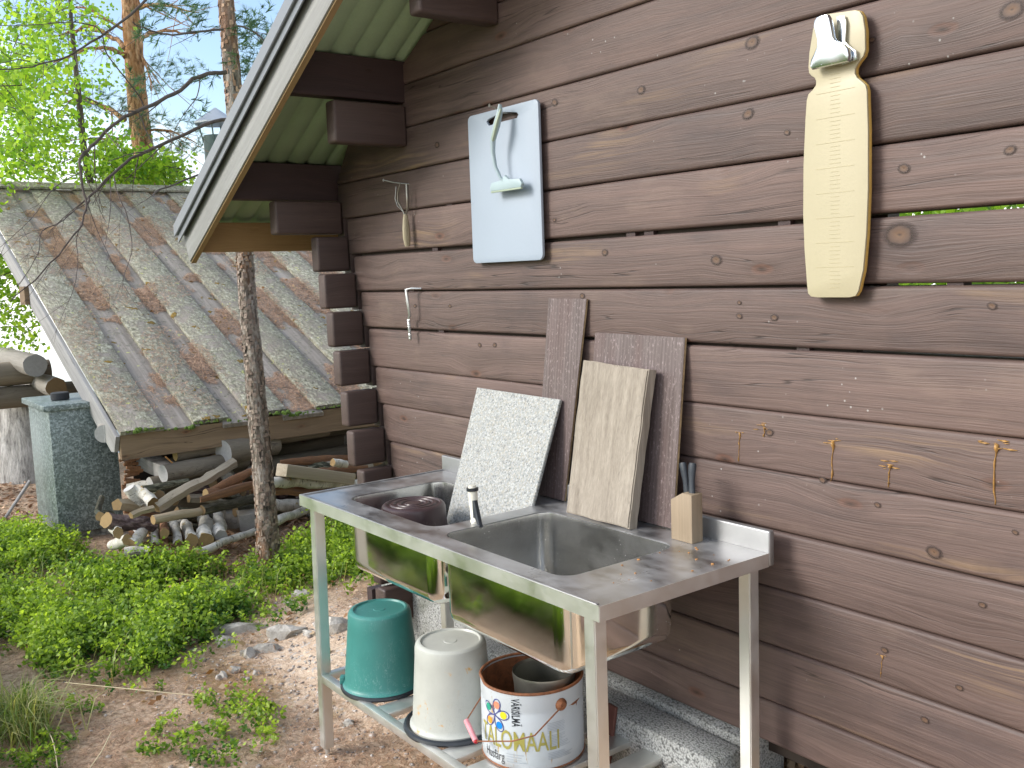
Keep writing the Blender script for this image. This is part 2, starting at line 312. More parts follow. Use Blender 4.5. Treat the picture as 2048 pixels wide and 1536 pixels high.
def roofplank(name, lich, axis='L'):
    s = NT(name); v = s.map(s.coord(), rot=(0, -R(23.8), 0))
    g = s.noise(s.map(v, (1.2, 30, 30)), 1.0, 5, 0.65)
    wd = s.ramp(g, [(0.3, (0.18, 0.155, 0.13)), (0.7, (0.33, 0.295, 0.26))])
    l1 = s.noise(v, 8, 6, 0.75); l2 = s.noise(s.map(v, (0.75, 1.2, 1.2), loc=(5, 5, 5)), 34, 5, 0.78)
    lm = s.ramp(s.math('ADD', s.math('MULTIPLY', l1, 0.65), s.math('MULTIPLY', l2, 0.35)), [(0.52-lich, 0.0), (0.62-lich, 1.0)])
    lc = s.ramp(l2, [(0.32, (0.055, 0.06, 0.035)), (0.44, (0.215, 0.205, 0.145)), (0.56, (0.36, 0.35, 0.27)), (0.68, (0.52, 0.505, 0.41))])
    c = s.mix(lm, wd, lc)
    dk = s.ramp(s.noise(s.map(v, loc=(1, 9, 3)), 30, 5, 0.75), [(0.54, 0.0), (0.62, 0.85)])
    dg = s.ramp(s.noise(s.map(v, loc=(11, 9, 3)), 2.2, 3), [(0.40, 0.15), (0.65, 1.0)])
    c = s.mix(s.math('MULTIPLY', dk, dg), c, (0.075, 0.085, 0.045))
    yl = s.ramp(s.noise(s.map(v, loc=(21, 9, 3)), 17, 3, 0.6), [(0.66, 0.0), (0.70, 0.8)])
    c = s.mix(yl, c, (0.46, 0.48, 0.16))
    og = s.ramp(s.noise(s.map(v, loc=(7, 2, 8)), 6.5, 3, 0.6), [(0.665, 0.0), (0.69, 1.0)])
    c = s.mix(og, c, (0.20, 0.125, 0.018))
    hv = s.n('HueSaturation'); s.l(c, hv.inputs['Color']); s.l(s.math('ADD', s.math('MULTIPLY', s.oi.outputs['Random'], 0.22), 0.90), hv.inputs['Value'])
    s.bump(s.math('ADD', s.math('MULTIPLY', lm, l2), s.math('ADD', s.math('MULTIPLY', g, 0.3), og)), 0.9, 0.012)
    return s.fin(hv.outputs[0], 0.95)
M['roof_lichen'] = roofplank('lichen_roof_board', 0.10)
M['roof_bare'] = roofplank('bare_roof_board', -0.03)
M['moss'] = plain('green_moss', (0.07, 0.12, 0.012), 0.95, mottle=0.5, scale=60, bump=0.8)
M['mossy'] = plain('yellow_moss', (0.16, 0.17, 0.02), 0.95, mottle=0.5, scale=60, bump=0.8)

def bark_pine(name, lo, hi, flake=(0.30, 0.13, 0.05), sc_=1.0):
    s = NT(name); v = s.coord()
    d = s.vor(s.map(v, (26*sc_, 26*sc_, 8*sc_)), 1.0, 'Distance'); n = s.noise(s.map(v, (30*sc_, 30*sc_, 10*sc_)), 1.0, 6, 0.7)
    big = s.noise(s.map(v, (5*sc_, 5*sc_, 1.6*sc_)), 1.0, 3)
    c = s.ramp(n, [(0.36, tuple(x*0.25 for x in lo)), (0.48, lo), (0.62, hi)])
    c = s.mix(s.ramp(big, [(0.5, 0.0), (0.62, 0.75)]), c, s.mix(n, flake, tuple(x*0.6 for x in flake)))
    s.bump(s.math('SUBTRACT', s.math('MULTIPLY', n, 1.5), d), 1.0, 0.03)
    return s.fin(c, 0.9)
M['bark_grey'] = bark_pine('grey_brown_pine_bark', (0.20, 0.165, 0.13), (0.46, 0.41, 0.36))
M['bark_orange'] = bark_pine('orange_pine_bark', (0.36, 0.19, 0.085), (0.55, 0.36, 0.20), (0.42, 0.19, 0.06))
M['twig'] = plain('dark_twig_bark', (0.075, 0.058, 0.05), 0.9, mottle=0.5, scale=30)
M['bark_birch'] = None
def birch():
    s = NT('white_birch_bark'); v = s.coord()
    st = s.noise(s.map(v, (18, 18, 60)), 1.0, 4, 0.7); b = s.noise(v, 12, 4, 0.6)
    c = s.ramp(b, [(0.35, (0.40, 0.38, 0.32)), (0.65, (0.66, 0.64, 0.58))])
    c = s.mix(s.ramp(st, [(0.56, 0.0), (0.66, 0.85)]), c, (0.07, 0.06, 0.05))
    c = s.mix(s.ramp(s.noise(s.map(v, loc=(3, 3, 3)), 14, 3), [(0.62, 0.0), (0.68, 0.7)]), c, (0.35, 0.24, 0.04))
    s.bump(st, 0.4, 0.006)
    return s.fin(c, 0.75)
M['bark_birch'] = birch()
M['bark_purple'] = bark_pine('shaggy_purple_brown_bark', (0.16, 0.105, 0.10), (0.36, 0.28, 0.265), (0.20, 0.14, 0.13), 1.3)
M['bark_moss'] = bark_pine('mossy_dark_bark', (0.10, 0.10, 0.06), (0.30, 0.29, 0.20), (0.08, 0.07, 0.05), 1.5)
M['bark_strip'] = wood('red_bark_strip', (0.07, 0.035, 0.022), (0.38, 0.19, 0.09), 'L', 0.85, vary=0.3, bump=0.8, grain=60)
M['pole'] = wood('debarked_pole_wood', (0.24, 0.17, 0.09), (0.50, 0.43, 0.31), 'L', 0.8, crack=1.0, vary=0.25, bump=0.6, grain=40)
M['polegrey'] = wood('grey_pole_wood', (0.22, 0.175, 0.12), (0.50, 0.44, 0.34), 'L', 0.85, crack=1.0, vary=0.2, bump=0.6, grain=40)
def endgrain(name, c):
    s = NT(name); v = s.coord(False)
    w = s.n('TexWave'); w.wave_type = 'RINGS'; w.rings_direction = 'Z'; s.l(v, w.inputs['Vector']); w.inputs['Scale'].default_value = 55; w.inputs['Distortion'].default_value = 2; w.inputs['Detail'].default_value = 2
    n = s.noise(v, 45, 4, 0.7)
    f = s.math('ADD', s.math('MULTIPLY', w.outputs['Fac'], 0.45), s.math('MULTIPLY', n, 0.55))
    col = s.ramp(f, [(0.3, tuple(x*0.6 for x in c)), (0.7, c)])
    hv = s.n('HueSaturation'); s.l(col, hv.inputs['Color']); s.l(s.math('ADD', s.math('MULTIPLY', s.oi.outputs['Random'], 0.4), 0.75), hv.inputs['Value'])
    s.bump(f, 0.4, 0.003)
    return s.fin(hv.outputs[0], 0.9)
M['end_tan'] = endgrain('sawn_end_tan', (0.40, 0.27, 0.12))
M['end_brown'] = endgrain('sawn_end_brown', (0.26, 0.17, 0.08))
M['end_grey'] = endgrain('sawn_end_grey', (0.52, 0.51, 0.49))
def stumpmat():
    s = NT('splintered_pale_wood'); v = s.coord(False)
    n = s.noise(s.map(v, (24, 24, 5)), 1.0, 6, 0.75); n2 = s.noise(v, 4, 3)
    c = s.ramp(n, [(0.33, (0.15, 0.145, 0.14)), (0.5, (0.45, 0.44, 0.42)), (0.65, (0.68, 0.67, 0.65))])
    s.bump(n, 1.0, 0.03); return s.fin(c, 0.9)
M['stump'] = stumpmat()

def leafmat(name, lo, hi, trans=0.45, hue=0.06):
    s = NT(name)
    a = s.n('Attribute'); a.attribute_name = 'rnd'
    c = s.ramp(a.outputs['Fac'], [(0.0, lo), (0.6, tuple((x+y)/2 for x, y in zip(lo, hi))), (1.0, hi)])
    s.fin(c, 0.45); s.p.inputs['Specular IOR Level'].default_value = 0.35
    tr = s.n('BsdfTranslucent'); s.l(s.mix(1.0, c, (1.5, 1.5, 0.7), 'MULTIPLY'), tr.inputs['Color'])
    ms = s.n('MixShader'); ms.inputs[0].default_value = trans
    s.l(s.p.outputs[0], ms.inputs[1]); s.l(tr.outputs[0], ms.inputs[2]); s.l(ms.outputs[0], s.o.inputs['Surface'])
    return s.m
M['leaf_birch'] = leafmat('fresh_birch_leaf', (0.11, 0.25, 0.03), (0.38, 0.54, 0.065), 0.6)
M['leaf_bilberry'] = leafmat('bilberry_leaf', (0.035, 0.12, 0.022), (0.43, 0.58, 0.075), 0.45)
M['leaf_far'] = leafmat('distant_leaf', (0.12, 0.24, 0.03), (0.28, 0.44, 0.05), 0.5)
M['needle_pine'] = leafmat('pine_needle', (0.035, 0.085, 0.04), (0.09, 0.18, 0.075), 0.25)
M['grass'] = leafmat('grass_blade', (0.10, 0.18, 0.03), (0.42, 0.40, 0.18), 0.35)
M['litter'] = leafmat('dry_needle_litter', (0.20, 0.11, 0.06), (0.62, 0.40, 0.26), 0.0)
M['dryleaf'] = leafmat('dry_fallen_leaf', (0.22, 0.10, 0.03), (0.50, 0.38, 0.26), 0.2)
M['drystraw'] = plain('dry_straw', (0.55, 0.47, 0.30), 0.8)

def ground_mat():
    s = NT('forest_floor'); v = s.tc.outputs['Object']
    n = s.noise(v, 1.6, 6, 0.65); n2 = s.noise(v, 38, 6, 0.75); n3 = s.noise(v, 9, 4, 0.6)
    peb = s.vor(v, 55, 'Color'); px = s.n('SeparateXYZ'); s.l(peb, px.inputs[0])
    lit = s.ramp(n2, [(0.33, (0.19, 0.125, 0.075)), (0.5, (0.52, 0.37, 0.25)), (0.68, (0.72, 0.56, 0.42))])
    sand = s.ramp(n2, [(0.3, (0.42, 0.305, 0.21)), (0.5, (0.66, 0.51, 0.38)), (0.7, (0.78, 0.66, 0.52))])
    sand = s.mix(s.ramp(px.outputs[0], [(0.86, 0.0), (0.9, 0.6)]), sand, (0.5, 0.5, 0.5))
    # sandy mound in front of the hut corner
    d = s.n('VectorMath'); d.operation = 'DISTANCE'; s.l(s.map(v, (0.75, 1.0, 0.0)), d.inputs[0]); d.inputs[1].default_value = (-4.05*0.75, 1.95, 0)
    m = s.ramp(s.math('ADD', s.math('MULTIPLY', d.outputs['Value'], 0.5), s.math('MULTIPLY', n3, 0.45)), [(0.30, 1.0), (0.66, 0.0)])
    c = s.mix(m, lit, sand)
    ms = s.ramp(s.noise(s.map(v, loc=(4, 2, 0)), 3.1, 4, 0.6), [(0.60, 0.0), (0.68, 0.75)])
    c = s.mix(s.math('MULTIPLY', ms, s.ramp(n3, [(0.4, 0.0), (0.6, 1.0)])), c, (0.19, 0.13, 0.03))
    d2 = s.n('VectorMath'); d2.operation = 'DISTANCE'; s.l(s.map(v, (0.6, 1.3, 0.0)), d2.inputs[0]); d2.inputs[1].default_value = (-4.12*0.6, 1.50*1.3, 0)
    rm_ = s.ramp(s.math('ADD', d2.outputs['Value'], s.math('MULTIPLY', n2, 0.35)), [(0.26, 0.8), (0.46, 0.0)])
    c = s.mix(rm_, c, s.mix(n3, (0.36, 0.17, 0.05), (0.20, 0.17, 0.03)))
    s.bump(s.math('ADD', n2, s.math('MULTIPLY', px.outputs[1], 0.25)), 0.8, 0.02)
    return s.fin(c, 0.95)
M['ground'] = ground_mat()
def rockmat():
    s = NT('grey_stone'); v = s.coord(); n = s.noise(v, 14, 6, 0.7); b = s.noise(v, 90, 3, 0.6)
    c = s.ramp(n, [(0.3, (0.17, 0.155, 0.13)), (0.5, (0.38, 0.36, 0.325)), (0.7, (0.56, 0.53, 0.49))])
    c = s.mix(s.ramp(s.noise(s.map(v, loc=(3, 1, 1)), 9, 4), [(0.58, 0.0), (0.66, 0.7)]), c, (0.14, 0.13, 0.03))
    hv = s.n('HueSaturation'); s.l(c, hv.inputs['Color']); s.l(s.math('ADD', s.math('MULTIPLY', s.oi.outputs['Random'], 0.5), 0.75), hv.inputs['Value'])
    s.bump(s.math('ADD', n, b), 0.5, 0.01); return s.fin(hv.outputs[0], 0.9)
M['rock'] = rockmat()
def watermat():
    s = NT('lake_water'); v = s.tc.outputs['Object']
    n = s.noise(s.map(v, (2.0, 5.0, 1)), 1.0, 4, 0.6)
    s.bump(n, 0.02, 0.005); return s.fin((0.07, 0.09, 0.10), 0.04, 0.0)
M['water'] = watermat()

# ------------------------------------------------------------------ mesh builder
class MB:
    def __init__(s): s.b = bmesh.new(); s.mi = 0
    def _take(s, vs, T=None):
        if T is not None:
            for v in vs: v.co = T @ v.co
    def box(s, lo, hi, bev=0.0, seg=2, T=None, mi=None):
        mi = s.mi if mi is None else mi
        c = Vector([(a+b)/2 for a, b in zip(lo, hi)]); sz = [abs(b-a) for a, b in zip(lo, hi)]
        g = bmesh.new(); bmesh.ops.create_cube(g, size=1.0, matrix=Matrix.Translation(c) @ Matrix.Diagonal((*sz, 1)))
        if bev > 0: bmesh.ops.bevel(g, geom=list(g.edges)+list(g.verts), offset=min(bev, 0.49*min(sz)), segments=seg, profile=0.5, affect='EDGES')
        s.merge(g, T, mi); return s
    def merge(s, g, T=None, mi=0):
        mp_ = {}
        for v in g.verts:
            mp_[v.index if False else v] = s.b.verts.new((T @ v.co) if T is not None else v.co)
        for f in g.faces:
            try: nf = s.b.faces.new([mp_[v] for v in f.verts]); nf.material_index = mi; nf.smooth = True
            except ValueError: pass
        g.free()
    def ring(s, pts): return [s.b.verts.new(p) for p in pts]
    def bridge(s, a, b, mi=None):
        n = len(a)
        for i in range(n):
            f = s.b.faces.new((a[i], a[(i+1) % n], b[(i+1) % n], b[i])); f.material_index = s.mi if mi is None else mi; f.smooth = True
    def cap(s, a, mi=None, flip=False):
        f = s.b.faces.new(a[::-1] if not flip else a); f.material_index = s.mi if mi is None else mi; f.smooth = True
    def fan(s, a, c, mi=None, flip=False):
        cv = s.b.verts.new(c); n = len(a)
        for i in range(n):
            t = (a[(i+1) % n], a[i], cv) if not flip else (a[i], a[(i+1) % n], cv)
            f = s.b.faces.new(t); f.material_index = s.mi if mi is None else mi; f.smooth = True
    def tube(s, pts, rad, n=8, caps=True, squash=1.0, jit=0.0, mi=None, cmi=None):
        pts = [Vector(p) for p in pts]; m = len(pts)
        if not hasattr(rad, '__len__'): rad = [rad]*m
        up = Vector((0, 0, 1)); prev = None; rings = []
        t0 = (pts[1]-pts[0]).normalized()
        x = t0.cross(up) if abs(t0.dot(up)) < 0.95 else t0.cross(Vector((1, 0, 0)))
        x.normalize()
        for i, p in enumerate(pts):
            t = (pts[min(i+1, m-1)]-pts[max(i-1, 0)]).normalized()
            x = (x - t*x.dot(t)).normalized(); y = t.cross(x)
            rings.append(s.ring([p + (x*math.cos(2*math.pi*k/n) + y*math.sin(2*math.pi*k/n)*squash)*rad[i]*(1+(jit*mnoise.noise(Vector((k*1.7, i*0.9, p.x*5)))) if jit else rad[i]/max(rad[i], 1e-9)) for k in range(n)])) if False else rings.append(s.ring([p + (x*math.cos(2*math.pi*k/n) + y*math.sin(2*math.pi*k/n)*squash)*rad[i]*(1+jit*mnoise.noise(Vector((k*1.3+p.y*9, i*0.8, p.x*5)))) for k in range(n)]))
        for i in range(m-1): s.bridge(rings[i], rings[i+1], mi)
        if caps:
            s.cap(rings[0], cmi if cmi is not None else mi); s.cap(rings[-1], cmi if cmi is not None else mi, flip=True)
        return s
    def lathe(s, prof, c=(0, 0, 0), n=40, close_top=True, close_bot=False, T=None, mi=None):
        c = Vector(c); rings = []
        for r, z in prof:
            pts = [c+Vector((r*math.cos(2*math.pi*k/n), r*math.sin(2*math.pi*k/n), z)) for k in range(n)]
            if T is not None: pts = [T @ p for p in pts]
            rings.append(s.ring(pts))
        for i in range(len(rings)-1): s.bridge(rings[i], rings[i+1], mi)
        if close_bot: s.cap(rings[0], mi)
        if close_top: s.cap(rings[-1], mi, flip=True)
        return s
    def prism(s, outline, f, d0, d1, bev=0.0, mi=None, smi=None, holes=()):
        """outline: 2D points; f(u, v, d) -> 3D point; closed solid from d0 to d1"""
        g = bmesh.new()
        loops = [outline]+list(holes); allv = []
        for d in (d0, d1):
            es = []; vv = []
            for lp in loops:
                vs = [g.verts.new(f(u, v, d)) for u, v in lp]; vv.append(vs)
                for i in range(len(vs)): es.append(g.edges.new((vs[i], vs[(i+1) % len(vs)])))
            allv.append(vv)
            r = bmesh.ops.triangle_fill(g, use_beauty=True, use_dissolve=False, edges=es)
        for la, lb in zip(allv[0], allv[1]):
            n = len(la)
            for i in range(n):
                ff = g.faces.new((la[i], la[(i+1) % n], lb[(i+1) % n], lb[i])); ff.material_index = 1
        bmesh.ops.recalc_face_normals(g, faces=g.faces)
        if bev > 0:
            side = set()
            for e in g.edges:
                if len(e.link_faces) == 2 and {ff.material_index for ff in e.link_faces} == {0, 1}: side.add(e)
            bmesh.ops.bevel(g, geom=list(side), offset=bev, segments=2, profile=0.5, affect='EDGES')
        m0 = s.mi if mi is None else mi
        mp_ = {v: s.b.verts.new(v.co) for v in g.verts}
        for ff in g.faces:
            try:
                nf = s.b.faces.new([mp_[v] for v in ff.verts]); nf.smooth = True
                nf.material_index = (smi if (smi is not None and ff.material_index == 1) else m0)
            except ValueError: pass
        g.free(); return s
    def build(s, name, mats, parent=None, origin=None, angle=35, recalc=True, T=None):
        if recalc: bmesh.ops.recalc_face_normals(s.b, faces=s.b.faces)
        if T is None:
            org = Vector(origin) if origin is not None else (world_loc(parent) if parent is not None else Vector((0, 0, 0)))
            for v in s.b.verts: v.co -= org
        me = bpy.data.meshes.new(name); s.b.to_mesh(me); s.b.free()
        if not isinstance(mats, (list, tuple)): mats = [mats]
        for m in mats: me.materials.append(m)
        if angle is not None: me.set_sharp_from_angle(angle=R(angle))
        o = bpy.data.objects.new(name, me); COL.objects.link(o)
        if parent is not None:
            o.parent = parent
            if origin is not None: o.location = Vector(origin)-world_loc(parent)
        elif origin is not None: o.location = origin
        return o
def world_loc(o):
    v = Vector(o.location)
    while o.parent is not None: o = o.parent; v += o.location
    return v
def raw_mesh(name, verts, faces_n, mat, attr=None, parent=None, kind='stuff'):
    """verts (N,3); faces_n: (F,k) int array"""
    me = bpy.data.meshes.new(name); verts = np.asarray(verts, dtype=np.float32); fa = np.asarray(faces_n, dtype=np.int32)
    me.vertices.add(len(verts)); me.vertices.foreach_set('co', verts.ravel())
    k = fa.shape[1]; me.loops.add(fa.size); me.loops.foreach_set('vertex_index', fa.ravel())
    me.polygons.add(len(fa)); me.polygons.foreach_set('loop_start', np.arange(0, fa.size, k, dtype=np.int32))
    me.polygons.foreach_set('loop_total', np.full(len(fa), k, dtype=np.int32))
    me.update(calc_edges=True); me.validate()
    if attr is not None:
        a = me.attributes.new('rnd', 'FLOAT', 'POINT'); a.data.foreach_set('value', np.asarray(attr, dtype=np.float32))
    me.materials.append(mat)
    o = bpy.data.objects.new(name, me); COL.objects.link(o)
    if parent is not None: o.parent = parent; o.location = -world_loc(parent)
    if kind: o['kind'] = kind
    return o

def rrect(x0, x1, y0, y1, r, n=6):
    pts = []
    for cx, cy, a0 in ((x1-r, y1-r, 0), (x0+r, y1-r, 90), (x0+r, y0+r, 180), (x1-r, y0+r, 270)):
        for k in range(n+1):
            a = R(a0+90*k/n); pts.append((cx+r*math.cos(a), cy+r*math.sin(a)))
    return pts

def leaves(centers, size, tilt=0.9, aspect=0.6, jitter=0.35):
    """rhombic leaf faces: returns verts, quads, rnd"""
    n = len(centers); c = np.asarray(centers)
    a = np.random.rand(n)*2*np.pi; b = (np.random.rand(n)-0.5)*2*tilt; g = np.random.rand(n)*2*np.pi
    u = np.stack([np.cos(a)*np.cos(b), np.sin(a)*np.cos(b), np.sin(b)], 1)
    w0 = np.stack([-np.sin(a), np.cos(a), np.zeros(n)], 1); w1 = np.cross(u, w0)
    w = w0*np.cos(g)[:, None]+w1*np.sin(g)[:, None]
    sz = size*(1+jitter*(np.random.rand(n)-0.5)*2)
    u = u*sz[:, None]; w = w*sz[:, None]*aspect*0.5
    V = np.stack([c, c+u*0.45+w, c+u, c+u*0.45-w], 1).reshape(-1, 3)
    Fc = np.arange(4*n).reshape(n, 4)
    return V, Fc, np.repeat(np.random.rand(n), 4)

def ground_z(x, y):
    sm = lambda t: (lambda u: u*u*(3-2*u))(min(1.0, max(0.0, t)))
    z = -0.13
    z += 0.13*sm((y-1.6)/0.7)*sm((x+5.3)/1.0)
    z += 0.10*sm((y-1.85)/0.35)*sm((x+3.2)/0.8)
    z += 0.05*sm((-5.2-x)/1.2)
    z -= 0.75*sm((-10.3-x)/4.0)
    if y > 4.5: z -= 0.0
    z += 0.02*mnoise.noise(Vector((x*1.3, y*1.3, 0)))+0.012*mnoise.noise(Vector((x*4, y*4, 3)))
    if -8 < x < -1 and -0.5 < y < 3: z += 0.006*mnoise.noise(Vector((x*14, y*14, 1)))
    return z

# ------------------------------------------------------------------ setting: ground, water
def build_ground():
    xs = np.unique(np.concatenate([np.linspace(-14.5, -8, 40), np.linspace(-8, -1, 200), np.linspace(-1, 6, 20), np.linspace(6, 300, 16), np.linspace(-60, -14.5, 16)]))
    ys = np.unique(np.concatenate([np.linspace(-300, -8, 20), np.linspace(-8, -0.5, 30), np.linspace(-0.5, 3, 110), np.linspace(3, 9, 24), np.linspace(9, 300, 18)]))
    V = np.array([(x, y, ground_z(x, y)) for y in ys for x in xs]); nx = len(xs)
    i = np.arange(len(V)).reshape(len(ys), nx)
    Fc = np.stack([i[:-1, :-1].ravel(), i[:-1, 1:].ravel(), i[1:, 1:].ravel(), i[1:, :-1].ravel()], 1)
    o = raw_mesh('ground', V, Fc, M['ground'], kind='structure')
    for p in o.data.polygons: p.use_smooth = True
    tag(o, 'needle strewn sandy forest floor', kind='structure')
build_ground()
w = MB(); w.box((-900, -700, -1.2), (-9.0, 700, -0.55)); tag(w.build('lake', M['water'], angle=30), 'bright calm lake behind the shed', kind='structure')

# ------------------------------------------------------------------ log cabin
WY = 2.18
cabin = thing('log_cabin', 'dark brown log cabin wall with stepped corner logs and metal eaves', 'cabin', (-2.0, WY, 0.2))
def roofz(x): return 2.215+0.52*(x+4.24)        # top of the purlins / underside of the sheet
def corner_x(z): return -4.118-0.29*(z-1.79)
edges_z = [0.285, 0.412, 0.582, 0.754, 0.923, 1.093, 1.262, 1.440, 1.608, 1.778, 1.950, 2.116, 2.292, 2.468, 2.640, 2.812, 2.985, 3.157, 3.33]
gapd = {1.778: 0.012, 1.608: 0.006, 1.440: 0.008, 1.950: 0.004}
XR = 1.2
def wall_log(z0, z1, first):
    g0 = gapd.get(z0, 0.0016)/2 if not first else 0; g1 = gapd.get(z1, 0.0016)/2
    h = z1-z0; b = MB(); T_ = 0.085; r = 0.011
    prof = []
    zz0, zz1 = z0+g0, z1-g1
    # front (small y) rounded profile, going from back-bottom round to back-top
    prof.append((T_, zz0))
    for k in range(6):
        a = R(270-90*k/5); prof.append((r*1.1+r*1.1*math.cos(a), zz0+r+r*math.sin(a)))
    for k in range(6):
        a = R(180-90*k/5); prof.append((r*1.1+r*1.1*math.cos(a), zz1-r+r*math.sin(a)))
    prof.append((T_, zz1))
    zm = (z0+z1)/2; low_end = corner_x(zm)-0.0
    N = 56; rings = []
    sd = z0*13.7
    for i in range(N+1):
        t = i/N; pts = []
        for (y, z) in prof:
            xl = low_end if z1 < 2.05 else max(-4.22, -4.24+(z-2.205)/0.52)
            x = xl+(XR-xl)*t
            wv = 0.0025*mnoise.noise(Vector((x*1.1, sd, 0)))
            wy = 0.004*mnoise.noise(Vector((x*0.7, sd, 5)))
            e = 0.0
            if i == 0: e = 0.014 if y < r*1.5 else 0.0
            if i == 1: x = xl+0.012
            yy = WY+y+wy+e
            pts.append((x, yy, z+wv*(1 if abs(z-zz1) < 0.03 else 0.6)))
        rings.append(b.ring(pts))
    for i in range(N): b.bridge(rings[i], rings[i+1])
    b.cap(rings[0]); b.cap(rings[-1], flip=True)
    return b.build('log', M['stain'], cabin, angle=50)
for i in range(len(edges_z)-1):
    wall_log(edges_z[i], edges_z[i+1], i == 0)
# dark tongues added behind the joints to block light, and little spacer pads in the open ones
b = MB()
for z in edges_z[1:]:
    if z in (1.778, 1.608, 1.440): b.box((corner_x(z)+0.05, WY+0.03, z-0.02), ({1.778: -1.60, 1.608: -1.5, 1.440: -1.45}[z], WY+0.06, z+0.02))
    else:
        xl = corner_x(z)+0.05 if z < 2.1 else max(-4.1, -4.24+(z-2.16)/0.52)
        b.box((xl, WY+0.03, z-0.02), (XR-0.02, WY+0.06, z+0.02))
b.build('light_block_tongue', M['dark'], cabin)
for z, x in ((1.778, -3.42), (1.608, -3.62), (1.778, -2.27), (1.778, -2.19), (1.778, -1.68), (1.440, -3.4), (1.440, -1.62), (1.608, -1.2), (1.95, -3.3), (1.262, -3.5)):
    b = MB(); g = gapd.get(z, 0.006); b.box((x, WY+0.012, z-g/2-0.001), (x+0.04, WY+0.05, z+g/2+0.001)); b.build('spacer', M['purlin'], cabin)
# crossing logs whose ends poke out of the wall
def cross_log(x_face, z0, z1, y0, y1=WY-0.003, th=0.07, mat=None, bev=0.012):
    b = MB(); b.box((x_face-th, y0, z0), (x_face, y1, z1), bev, 3)
    return b.build('log_end', mat or M['stainY'], cabin, angle=40)
blocks = [1.866, 1.695, 1.520, 1.343, 1.160, 0.985, 0.812, 0.640, 0.468, 0.30]
for k, zt in enumerate(blocks):
    xf = corner_x(zt-0.083)+random.uniform(-0.008, 0.008)
    cross_log(xf, zt-0.160, zt, 2.02+random.uniform(-0.008, 0.008))
for xf, z0, z1 in ((-4.168, 1.880, 2.032), (-3.552, 2.212, 2.380), (-2.885, 2.562, 2.730), (-2.21, 2.91, 3.08)):
    cross_log(xf, z0, z1, 1.842, th=0.075)
# left side wall behind, kept low of the corner
b = MB()
for k, zt in enumerate([2.04]+blocks):
    xf = corner_x(zt-0.083); b.box((xf-0.07, WY+0.004, zt-0.172), (xf-0.004, 5.2, zt+0.001))
o = b.build('side_wall', M['stainY'], cabin)
b = MB()
for k in range(14): b.box((-4.1, 5.2, 0.3+k*0.17), (-3.25, 5.27, 0.465+k*0.17))
b.build('back_wall', M['stain'], cabin)
b = MB(); b.box((-4.0, WY+0.1, 0.2), (XR, 5.2, 0.26)); b.build('floor', M['dark'], cabin)
b = MB()
for x in (-3.3, -1.9, 0.9):
    b = MB(); b.box((x, 5.15, 0.26), (x+0.12, 5.27, 3.2)); b.build('post', M['stainY'], cabin)
# purlins
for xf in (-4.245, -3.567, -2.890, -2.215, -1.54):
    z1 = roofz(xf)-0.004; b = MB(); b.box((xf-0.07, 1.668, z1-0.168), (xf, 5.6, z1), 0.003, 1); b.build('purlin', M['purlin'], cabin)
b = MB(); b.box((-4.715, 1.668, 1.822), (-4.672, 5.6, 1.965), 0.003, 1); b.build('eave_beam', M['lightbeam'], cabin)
# corrugated sheet
b = MB(); y = 1.62; prev = None
ny = 4*8
ys_ = np.arange(1.60, 5.7, 0.0070)
def cz(y):
    t = (y/0.098) % 1.0
    return 0.026*(1-(0.5-0.5*math.cos(2*math.pi*t))**0.22)
for side in (0, 1):
    rows = []
    for t in (0.0, 0.5, 1.0):
        if side == 0: x = -4.80+(-1.4+4.80)*t
        else: x = -1.4+(2.0+1.4)*t
        zr = roofz(x) if side == 0 else roofz(-1.4)-0.52*(x+1.4)
        rows.append(b.ring([(x, yy, zr+0.004+cz(yy)) for yy in ys_]))
    for i in range(2):
        for j in range(len(ys_)-1):
            f = b.b.faces.new((rows[i][j], rows[i][j+1], rows[i+1][j+1], rows[i+1][j])); f.smooth = True
o = b.build('roof_sheet', M['corrugated'], cabin, angle=80)
md = o.modifiers.new('thickness', 'SOLIDIFY'); md.thickness = 0.0012; md.offset = 1
# barge board (slanting) and its metal flashing
sl_ = 0.520
def slant(u, v, d): return (u, d, v+sl_*(u+4.242))
b = MB(); b.prism([(-4.735, 2.036), (-1.4, 2.036), (-1.4, 2.190), (-4.79, 2.190)], slant, 1.632, 1.664, 0.0015)
b.build('barge_board', M['barge'], cabin)
b = MB(); b.prism([(-4.735, 2.028), (-1.4, 2.028), (-1.4, 2.0355), (-4.735, 2.0355)], slant, 1.640, 1.664)
b.build('board_underside', M['underwood'], cabin)
b = MB(); b.prism([(-4.80, 2.165), (-1.4, 2.165), (-1.4, 2.200), (-4.80, 2.200)], slant, 1.606, 1.612)
b.prism([(-4.80, 2.200), (-1.4, 2.200), (-1.4, 2.2035), (-4.80, 2.2035)], slant, 1.596, 1.66)
b.prism([(-4.82, 2.2035), (-1.4, 2.2035), (-1.4, 2.256), (-4.82, 2.256)], slant, 1.594, 1.599)
b.prism([(-4.82, 2.256), (-1.4, 2.256), (-1.4, 2.260), (-4.82, 2.260)], slant, 1.594, 1.75)
b.build('flashing', M['flashing'], cabin)
# foundation post stubs under the corner
b = MB(); b.box((-3.98, 2.10, -0.05), (-3.93, 2.17, 0.22), 0.004); b.build('support_post', M['purlin'], cabin)
b = MB(); b.box((-3.86, 2.08, -0.02), (-3.79, 2.15, 0.25), 0.004); b.build('support_post', M['stainY'], cabin)
b = MB(); b.box((-3.95, 2.16, -0.1), (-2.62, 2.36, 0.280), 0.008); b.build('foundation_block', M['leca'], cabin)
b = MB(); b.box((-2.61, 2.15, -0.1), (-1.79, 2.36, 0.281), 0.008); b.build('foundation_block', M['leca'], cabin)
